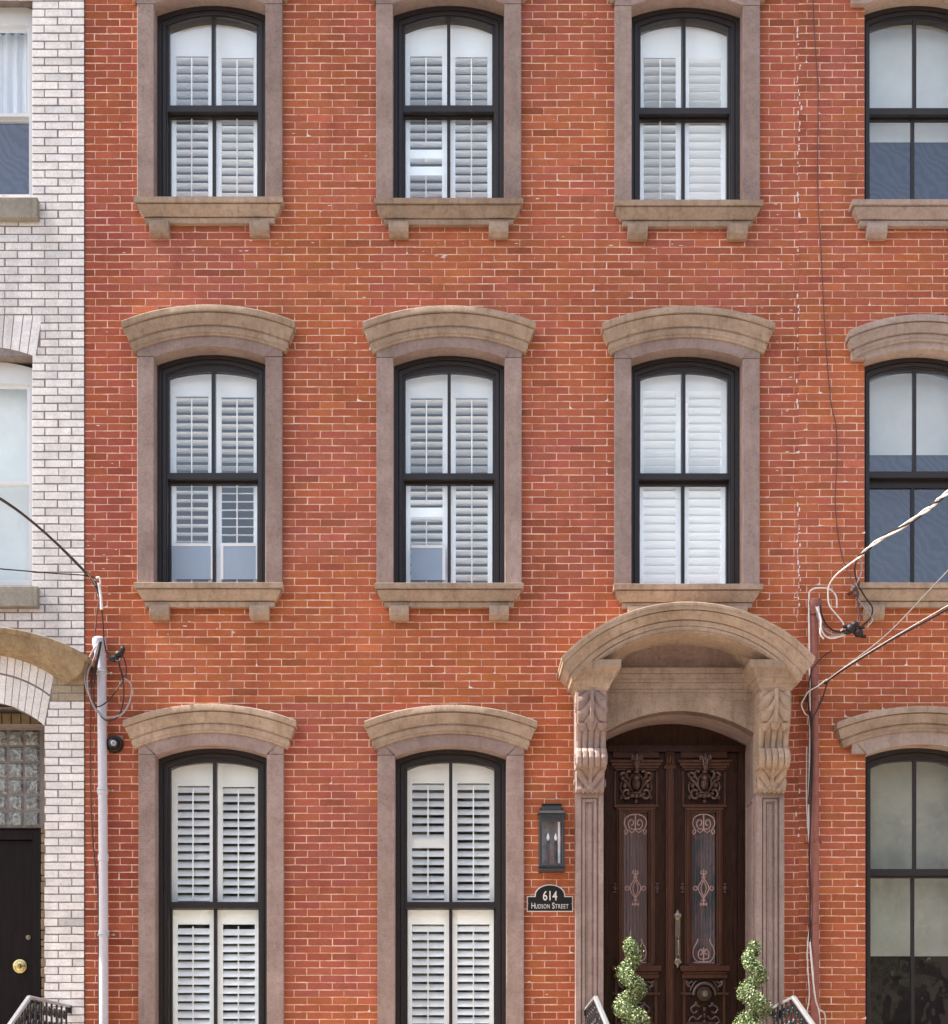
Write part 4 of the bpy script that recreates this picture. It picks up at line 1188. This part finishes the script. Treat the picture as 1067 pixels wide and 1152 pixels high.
px_=X(619,-.012); pq=empty('address_plaque', (px_,0,Z(1026)), 'black arched address plaque reading 614 Hudson Street under the lantern', 'plaque')
def plaque(g_, y0,y1, mat, name):
    w_=26*k-g_; zb_=Z(1026.2)+g_; zs_=Z(1008.5)-g_; r_=17.2*k-g_
    P=[(px_-w_,zb_),(px_+w_,zb_),(px_+w_,zs_),(px_+r_+.0,zs_)]
    zc_=Z(1008.5); rise=13.2*k-g_
    for i in range(1,14):
        t=PI*i/14; P.append((px_+r_*math.cos(t)*1.0, zs_+ .012+ (rise-.012+g_)*math.sin(t)))
    P+=[(px_-r_,zs_),(px_-w_,zs_)]
    m_=MB(); m_.prism(P,'y',y0,y1); return m_.build(name,mat,pq)
plaque(0,-.012,0,M['letter'],'plaque_border'); plaque(.0085,-.0145,-.004,M['black'],'plaque_face')
def text(s, size, x, z, parent, name, sx=.72, off=.0):
    cu=bpy.data.curves.new(name,'FONT'); cu.body=s; cu.size=size; cu.align_x='CENTER'; cu.extrude=.0012; cu.offset=off; cu.space_character=1.12 if len(s)>3 else 1
    t=bpy.data.objects.new('tmp',cu); COL.objects.link(t)
    dg=bpy.context.evaluated_depsgraph_get(); me=bpy.data.meshes.new_from_object(t.evaluated_get(dg)); bpy.data.objects.remove(t)
    for v in me.vertices: v.co = Vector((v.co.x*sx, -v.co.z, v.co.y))
    me.name=name; me.materials.clear(); me.materials.append(M['letter'])
    o=bpy.data.objects.new(name,me); COL.objects.link(o); o.parent=parent
    po=ORG[parent.name]; o.location=(x-po.x,-.0163-po.y,z-po.z); ORG[o.name]=po
text('614', .115, px_, Z(1013.2), pq, 'house_number', .74, .0012)
text('H', .074, px_-18.8*k, Z(1022.5), pq, 'lettering', .72); text('UDSON', .055, px_-8.3*k, Z(1022.5), pq, 'lettering', .62)
text('S', .074, px_+3.8*k, Z(1022.5), pq, 'lettering', .72); text('TREET', .055, px_+13.2*k, Z(1022.5), pq, 'lettering', .70)
sw=MB(); 
for s in (-1,1): sw.lathe([(.004,0),(.004,-.003),(.001,-.004)],(px_+s*24*k,-.0145,Z(1017)),'y',8)
sw.build('screws', M['brass'], pq)

sc_=empty('security_camera', (X(129.5),0,Z(838)), 'small round black dome camera beside the pale conduit pipe', 'camera')
m=MB(); m.lathe([(9.8*k,0),(9.8*k,-.03),(8.8*k,-.05),(7.4*k,-.055)],(X(129.5),-.0,Z(838)),'y',28); m.build('camera_base', M['black'], sc_, smooth=True)
m=MB(); m.lathe([(7.2*k,0),(6.6*k,-.03),(4.6*k,-.052),(2*k,-.064),(.001,-.066)],(X(129.5),-.05,Z(838)),'y',24); m.build('dome', M['black'], sc_, smooth=True)
m=MB(); m.lathe([(3.2*k,0),(3.0*k,-.012),(1.8*k,-.016),(1.6*k,-.008),(.001,-.008)],(X(131),-.108,Z(839)),'y',16); m.build('lens', M['silver'], sc_, smooth=True)
m=MB(); m.box(X(131),X(139),-.02,-.0,Z(833),Z(828)); m.build('bracket', M['jamb'], sc_)

# ================================================================== LEFT CONDUIT AND CABLES
yp=-.07
cd=empty('conduit_mast', (X(117,yp),yp,0), 'pale grey service conduit pipe fixed beside the left party line', 'pipe')
m=MB(); m.tube([(X(117.5,yp),yp,-.02),(X(116.5,yp),yp,Z(1000,yp)),(X(114.2,yp),yp,Z(735,yp))],.040,16,smooth=False); m.build('pipe', M['pipe'], cd, smooth=True)
m=MB()
for py_ in (755,890,965,1050): m.lathe([(.0405,-.03),(.046,-.028),(.046,.028),(.0405,.03)],(X(114.2+(py_-735)*.0085,yp),yp,Z(py_,yp)),'z',16)
m.build('pipe_coupling', M['pipe'], cd, smooth=True)
for py_ in (758,890,1052):
    xx=X(114.6+(py_-735)*.0085,yp)
    m=MB(); m.tube([(xx-.075,-.004,Z(py_)),(xx-.045,-.01,Z(py_)),(xx-.044,yp-.03,Z(py_)),(xx,yp-.046,Z(py_)),(xx+.044,yp-.03,Z(py_)),(xx+.045,-.01,Z(py_)),(xx+.075,-.004,Z(py_))],.006,6)
    m.lathe([(.011,0),(.011,-.014),(.001,-.018)],(xx+.07,-.002,Z(py_)),'y',8); m.build('pipe_clamp', M['silver'], cd, smooth=True)
m=MB(); m.lathe([(.040,-.10),(.048,-.06),(.056,-.02),(.060,.01),(.058,.035),(.040,.05),(.001,.054)],(X(112,yp),yp-.015,Z(724,yp)),'z',18); m.build('weatherhead', M['pipe'], cd, smooth=True)

def cable(name, pts, r, mat, label, group=None):
    """pts = (px, py, Y)"""
    P=[Vector((X(a,y),y,Z(b,y))) for a,b,y in pts]
    m_=MB(); m_.tube(P,r*.84,6); c=P[0]
    o=m_.build(name,M[mat],None,smooth=True,org=c); tag(o,label,'cable',group); return o
yc=-.16
cable('cable',[(112,722,yc),(103,735,yc),(96.5,752,yc),(96,768,yc),(101,785,yc),(108,797,yc),(117,806,yc),(124,808,yc)],.0085,'cgrey','grey cable looping left from the pale weatherhead')
cable('cable',[(111,722,yc-.02),(106,740,yc-.02),(99,756,yc-.02),(99,775,yc-.02),(104,792,yc-.03),(112,803,yc-.03),(122,807,yc-.03),(138,803,yc),(147,786,yc),(147.5,770,yc),(140,763,yc)],.0085,'cgrey','long grey cable hanging as a loop right of the pale conduit pipe')
cable('cable',[(113,722,yc-.01),(109,742,yc),(105,760,yc),(99,775,yc),(102,790,yc),(111,795,yc),(124,786,yc),(138,766,yc)],.007,'cblack','dark cable swinging in front of the pale conduit pipe')
cable('cable',[(114,722,yc),(109,750,yc),(106,770,yc),(106,790,yc),(113,805,yc),(122,811,yc),(133,806,yc),(138.5,790,yc),(139,770,yc),(135,752,yc),(132,740,yc)],.008,'cblack','black cable bottom of the loops right of the pale conduit pipe')
cable('cable',[(100,648,-.12),(109,658,-.14),(113,677,-.15),(115.5,695,-.15),(117,720,-.14),(120,733,-.14),(127,738,-.14),(133,742,-.13),(136,754,-.13),(141,764,-.13),(142,750,-.12),(139,739,-.12)],.007,'cblack','black service drop tail running down to the splice near the pale weatherhead')
cable('cable',[(112,674,-.14),(109,690,-.13),(107,715,-.10),(105,735,-.04),(102,800,-.02),(102,880,-.02),(104,940,-.02),(110,1000,-.02),(111,1060,-.02),(111,1170,-.02)],.0075,'cbrown','brown cable dropping straight down left of the pale conduit pipe')
sp_=MB()
for (a,b,c_,d_) in ((128,741,6,4),(134,736,5,4),(138,731,3,4)): sp_.ell((X(a,-.14),-.14,Z(b,-.14)),c_*k,.03,d_*k)
sp_.tube([(X(125,-.14),-.14,Z(737,-.14)),(X(133,-.17),-.17,Z(744,-.17)),(X(139,-.14),-.14,Z(735,-.14)),(X(139,-.14),-.14,Z(727,-.14))],.006,6)
tag(sp_.build('cable_splice',M['cblack'],None,smooth=True,org=(X(131,-.14),-.14,Z(738))),'black taped cable splice beside the pale weatherhead','cable splice')
wr=MB(); wr.tube([(X(111,-.15),-.15,Z(656,-.15)),(X(113,-.15),-.15,Z(668,-.15)),(X(114.5,-.15),-.15,Z(686,-.15))],.012,8); wr.tube([(X(108,-.15),-.15,Z(650,-.15)),(X(112,-.15),-.15,Z(650,-.15)),(X(113,-.15),-.15,Z(658,-.15))],.008,6)
tag(wr.build('cable_clamp',M['cwhite'],None,smooth=True,org=(X(112,-.15),-.15,Z(668))),'white wedge clamp at the end of the left overhead line','cable clamp')
# overhead lines going out to the street at the left
cable('overhead_line',[(113,675,-.15),(104,652,-.16),(90,638,-.5),(60,608,-1.6),(30,582,-2.8),(0,561,-4.2),(-60,528,-6.5)],.011,'cblack','thick twisted overhead line sloping up to the left edge')
cable('overhead_line',[(111,672,-.15),(106,655,-.16),(88,634,-.52),(58,605,-1.6),(28,580,-2.8),(-2,559,-4.2),(-60,525,-6.5)],.006,'cgrey','thin grey strand twisted along the thick left overhead line')
cable('overhead_line',[(112,655,-.12),(100,648,-.15),(60,645,-.8),(0,640,-2.2),(-60,636,-3.5)],.0065,'cblack','thin black overhead line almost level across the white brick wall')

# ================================================================== RIGHT CONDUIT AND CABLES
yq=-.07
cr=empty('conduit_mast', (X(915,yq),yq,0), 'brown red painted service conduit pipe on the right party line', 'pipe')
m=MB(); m.tube([(X(918,yq),yq,-.02),(X(917,yq),yq,Z(1000,yq)),(X(916,yq),yq,Z(690,yq))],.036,16,smooth=False); m.build('pipe',M['redpipe'],cr,smooth=True)
for py_ in (790,948,1040):
    xx=X(916.4,yq)
    m=MB(); m.tube([(xx-.07,-.004,Z(py_)),(xx-.046,-.01,Z(py_)),(xx,yq-.048,Z(py_)),(xx+.046,-.01,Z(py_)),(xx+.08,-.004,Z(py_))],.006,6); m.build('pipe_clamp',M['redpipe'],cr,smooth=True)
m=MB(); m.lathe([(.042,-.08),(.050,-.06),(.056,-.01),(.062,.02),(.052,.05),(.03,.062),(.001,.066)],(X(917,yq),yq-.02,Z(682,yq)),'z',18); m.build('weatherhead',M['redpipe'],cr,smooth=True)
yr=-.17
for i,(mat,pts) in enumerate((('cgrey',[(918,682,yr),(922,698,yr),(928,708,yr),(938,714,yr),(951,713,yr),(960,709,yr)]),
    ('cwhite',[(921,682,yr-.02),(923,700,yr),(926,712,yr-.02),(934,718,yr),(946,716,yr),(955,712,yr)]),
    ('cblack',[(923,681,yr-.01),(926,695,yr),(933,706,yr),(944,711,yr),(956,709,yr)]),
    ('cwhite',[(919,683,yr-.03),(924,697,yr-.03),(923,712,yr-.03),(927,719,yr-.03)]))):
    cable('cable',pts,.009,mat,['grey tail from the brown weatherhead to the splice','white tail from the brown weatherhead under the splice','black tail from the brown weatherhead to the splice','short white stub hanging below the brown weatherhead'][i])
cable('cable',[(911.5,800,-.1),(911,740,-.1),(910.5,675,-.1),(913,664,-.12),(922,661.5,-.14),(934,663,-.15),(941,671,-.16),(942,684,-.16)],.0085,'cwhite','pale cable arching over the top of the brown conduit pipe')
cable('cable',[(967,627,-.3),(952,638,-.25),(940,648,-.2),(933,659,-.18),(932,671,-.18),(934,682,-.18),(942,692,-.18),(949,701,-.18),(949,707,-.18),(946,710,-.18)],.008,'cwhite','white neutral wire curving down from the twisted overhead line')
cable('cable',[(965,627,-.28),(962,642,-.2),(966,658,-.2),(974,672,-.2),(982,684,-.2),(979,696,-.2),(968,706,-.2),(962,710,-.2)],.008,'cblack','black lead crossing the stone bracket towards the splice')
cable('cable',[(968,626,-.28),(970,642,-.2),(965,655,-.2),(962,668,-.2),(970,680,-.2),(978,690,-.2),(982,698,-.2),(975,706,-.2)],.008,'cgrey','grey lead looping in front of the sill bracket of the rowhouse')
cable('cable',[(965,665,-.2),(965,680,-.2),(968,695,-.2),(966,703,-.2)],.010,'cbrown','short brown lead just above the black splice')
b=MB()
for (a,c_,w_,h_) in ((958,707,6,5.5),(966,712,5.5,5),(962,703,5,4)): b.ell((X(a,-.2),-.2,Z(c_,-.2)),w_*k,.04,h_*k)
for a_,b_ in ((951,705),(953,712),(971,716),(969,706)): b.lathe([(.012,-.02),(.016,0),(.012,.03),(.001,.032)],(X(a_,-.2),-.2,Z(b_,-.2)),'x',8)
tag(b.build('cable_splice',M['cblack'],None,smooth=True,org=(X(962,-.2),-.2,Z(708))),'black taped cable splice under the stone bracket','cable splice')
kn=MB()
for (a_,b_,c_) in ((962,662,.022),(964,668,.025),(966,656,.018)): kn.ell((X(a_,-.2),-.2,Z(b_,-.2)),c_,c_,c_*1.3)
kn.tube([(X(958,-.1),-.0,Z(664,-.1)),(X(964,-.2),-.2,Z(664,-.2))],.010,6)
tag(kn.build('cable_anchor',M['cbrown'],None,smooth=True,org=(X(963,-.2),-.2,Z(664))),'rusty cable anchor at the left end of the rowhouse sill','cable anchor')
# twisted triplex going to the street at the upper right
def twisted(P, r, amp, turns, ph):
    P=[Vector((X(a,y),y,Z(b,y))) for a,b,y in P]; Q=catmull(P,10); out=[]
    for i,p in enumerate(Q):
        t=(i/len(Q)+.05*math.sin(i/len(Q)*9))*turns*2*PI+ph; out.append(p+Vector((math.cos(t)*amp*.3,math.cos(t)*amp*.5,math.sin(t)*amp)))
    m_=MB(); m_.tube(out,r,6,smooth=False); return m_,out[0]
trp=[(966,627,-.28),(990,607,-.9),(1020,590,-1.7),(1045,572,-2.4),(1067,554,-3.0),(1130,505,-5.0)]
for i,(mat,ph,lab) in enumerate((('cwhite',0,'brightest white strand of the twisted overhead line at right'),('cblack',2.1,'black strand of the twisted overhead line at right'),('cwhite',4.2,'second white strand of the twisted overhead line at right'))):
    m_,c0=twisted(trp,.0075,.0125,3.3,ph); tag(m_.build('overhead_line',M[mat],None,smooth=True,org=c0),lab,'cable','strands of the twisted overhead line')
cable('overhead_line',[(929,768,-.15),(953,749,-.6),(1000,712,-1.4),(1067,642,-2.6),(1120,590,-3.6)],.0055,'cgrey','thin grey overhead wire crossing to the right edge')
cable('overhead_line',[(928,769,-.15),(950,753,-.6),(1000,722,-1.4),(1067,685,-2.6),(1140,642,-3.6)],.010,'cblack','thick black overhead cable rising from the brown pipe to the right edge')
cable('overhead_line',[(930,766,-.17),(952,750,-.62),(1002,719,-1.42),(1067,681,-2.62),(1140,637,-3.6)],.0032,'cwhite','pale strand running along the thick black overhead cable')
cable('cable',[(936,732,-.04),(925,740,-.1),(915,752,-.14),(911,765,-.12),(911,775,-.1)],.006,'cblack','dark wire crossing the brown pipe above the overhead cable')
cable('cable',[(931,764,-.17),(920,772,-.16),(910,778,-.14),(905,786,-.13),(902,793,-.12),(906,803,-.1),(911,811,-.08),(911,860,-.08),(910,900,-.07),(911,940,-.07)],.007,'cwhite','white wire bulging left of the brown pipe and running down it')
cable('cable',[(930,766,-.16),(918,772,-.15),(909,780,-.12),(911,800,-.10),(914,840,-.13),(913,900,-.13),(911,960,-.12),(912,1010,-.1),(911,1060,-.1)],.009,'cblack','black cable hugging the left side of the brown pipe')
cable('cable',[(931,768,-.17),(926,785,-.15),(919,800,-.15),(914,812,-.14),(913,850,-.12),(910,905,-.1)],.008,'cblack','black wire crossing the brown pipe below the overhead cable')
cable('cable',[(908,840,-.05),(908,905,-.05),(911,950,-.05),(913,980,-.06),(913,1020,-.08),(911,1045,-.08),(909,1065,-.08),(909,1085,-.07),(911,1120,-.07),(908,1140,-.07)],.0075,'cwhite','white wire wandering down beside the brown pipe to the stoop railing')
cable('cable',[(911,1050,-.08),(913,1080,-.13),(916,1110,-.13),(920,1133,-.10),(927,1139,-.06),(929,1148,-.05),(928,1165,-.05)],.0075,'cwhite','white wire swinging right across the foot of the brown pipe')
cable('cable',[(912,1060,-.08),(915,1095,-.14),(917,1120,-.14),(922,1140,-.1),(924,1170,-.08)],.0065,'cwhite','second white wire crossing the foot of the brown pipe')
cable('cable',[(914,-60,-.02),(915,0,-.02),(918,60,-.02),(921,110,-.02),(920,200,-.02),(924,280,-.02),(929,380,-.02),(935,450,-.02),(941,480,-.02),(942,520,-.02),(940,560,-.02),(943,600,-.02),(949,630,-.03),(958,652,-.1),(963,662,-.17)],.0055,'cbrown','thin brown wire running down the wall between the two brick houses')

# ================================================================== ACROSS THE STREET (behind the camera, seen in the panes)
def far_house(x0,x1,h,col,name,label):
    M[name]=m_mortar(name+'_render',tuple(c*.85 for c in col),col)
    o=empty('terraced_house',((x0+x1)/2,-20,0),label,'house','houses across the street')
    w_=MB(); w_.box(x0,x1,-26,-18,-.1,h); cornice_=.3
    w_.box(x0-.0,x1+.0,-18.003,-17.7,h-.5,h+.1); w_.build('wall',M[name],o)
    n_=3; 
    for r_ in range(int(h//3.3)):
        for c_ in range(n_):
            cx=x0+(x1-x0)*(c_+.5)/n_; z=1.4+r_*3.2
            q=MB(); q.box(cx-.5,cx+.5,-18.05,-17.98,z,z+1.9); q.box(cx-.62,cx+.62,-18.0,-17.9,z-.15,z-.003); q.box(cx-.62,cx+.62,-18.0,-17.9,z+1.903,z+2.1)
            q.build('window',M['frame'],o)
far_house(-12,-5.5,10,(.34,.20,.16),'farA','brownish terraced house across the street, left of the pale one')
far_house(-5.4,1.2,9.2,(.40,.36,.30),'farB','pale terraced house across the street')
far_house(1.3,8,10.2,(.40,.17,.12),'farC','red terraced house across the street')
far_house(8.1,15,9.6,(.34,.28,.22),'farD','tan terraced house across the street')
def tree(x,y,h,seed,label):
    r=random.Random(seed); o=empty('street_tree',(x,y,0),label,'tree','street trees across the street')
    t=MB(); t.tube([(x,y,-.1),(x+.1,y,h*.3),(x-.05,y,h*.6),(x,y,h*.85)],lambda q:.16*(1-q)+.03,8)
    for i in range(7):
        a=i*2.4; z=h*(.35+.07*i); t.tube([(x,y,z),(x+math.cos(a)*1.0,y+math.sin(a)*1.0,z+.7),(x+math.cos(a)*1.7,y+math.sin(a)*1.7,z+1.1)],lambda q:.05*(1-q)+.012,6)
    t.build('trunk',M['bark'],o)
    f=MB()
    cl=[(r.gauss(0,1.1),r.gauss(0,1.1),h*.65+r.gauss(0,h*.13),r.uniform(.5,1.0)) for _ in range(26)]
    for i in range(6500):
        c=r.choice(cl); d=c[3]*r.random()**.4; u,v=r.uniform(0,2*PI),math.acos(r.uniform(-1,1))
        P=Vector((x+c[0]+d*math.sin(v)*math.cos(u),y+c[1]+d*math.sin(v)*math.sin(u),c[2]+d*math.cos(v)))
        n=Vector((r.gauss(0,1),r.gauss(0,1),r.gauss(0,1))).normalized(); A_=n.orthogonal().normalized(); B_=n.cross(A_); L=r.uniform(.05,.09)
        kk=r.uniform(.6,1.3); f.face([P-A_*L,P+B_*L*.6,P+A_*L,P-B_*L*.6],0,(.07*kk,.11*kk,.03*kk,1))
    f.build('crown',M['leaf'],o)
tree(6.5,-15.6,6.5,4,'leafy street tree across the street, right of the camera')
tree(-7.5,-15.6,6.8,9,'leafy street tree across the street, left of the camera')

# ================================================================== CAMERA
cam=bpy.data.cameras.new('camera'); co=bpy.data.objects.new('camera',cam); COL.objects.link(co)
co.location=(0,-D,EZ); co.rotation_euler=(PI/2,0,0)
cam.sensor_fit='HORIZONTAL'; cam.sensor_width=36; cam.lens=36*D/(1067/S)
cam.shift_x=(533.5-XC)/1067; cam.shift_y=(YC-576)/1067
cam.clip_end=500; cam.clip_start=.1
scene.camera=co
scene.view_settings.view_transform='Standard'; scene.view_settings.look='None'
scene.view_settings.exposure=1.28; scene.view_settings.gamma=1
scene.cycles.max_bounces=8; scene.cycles.transparent_max_bounces=16
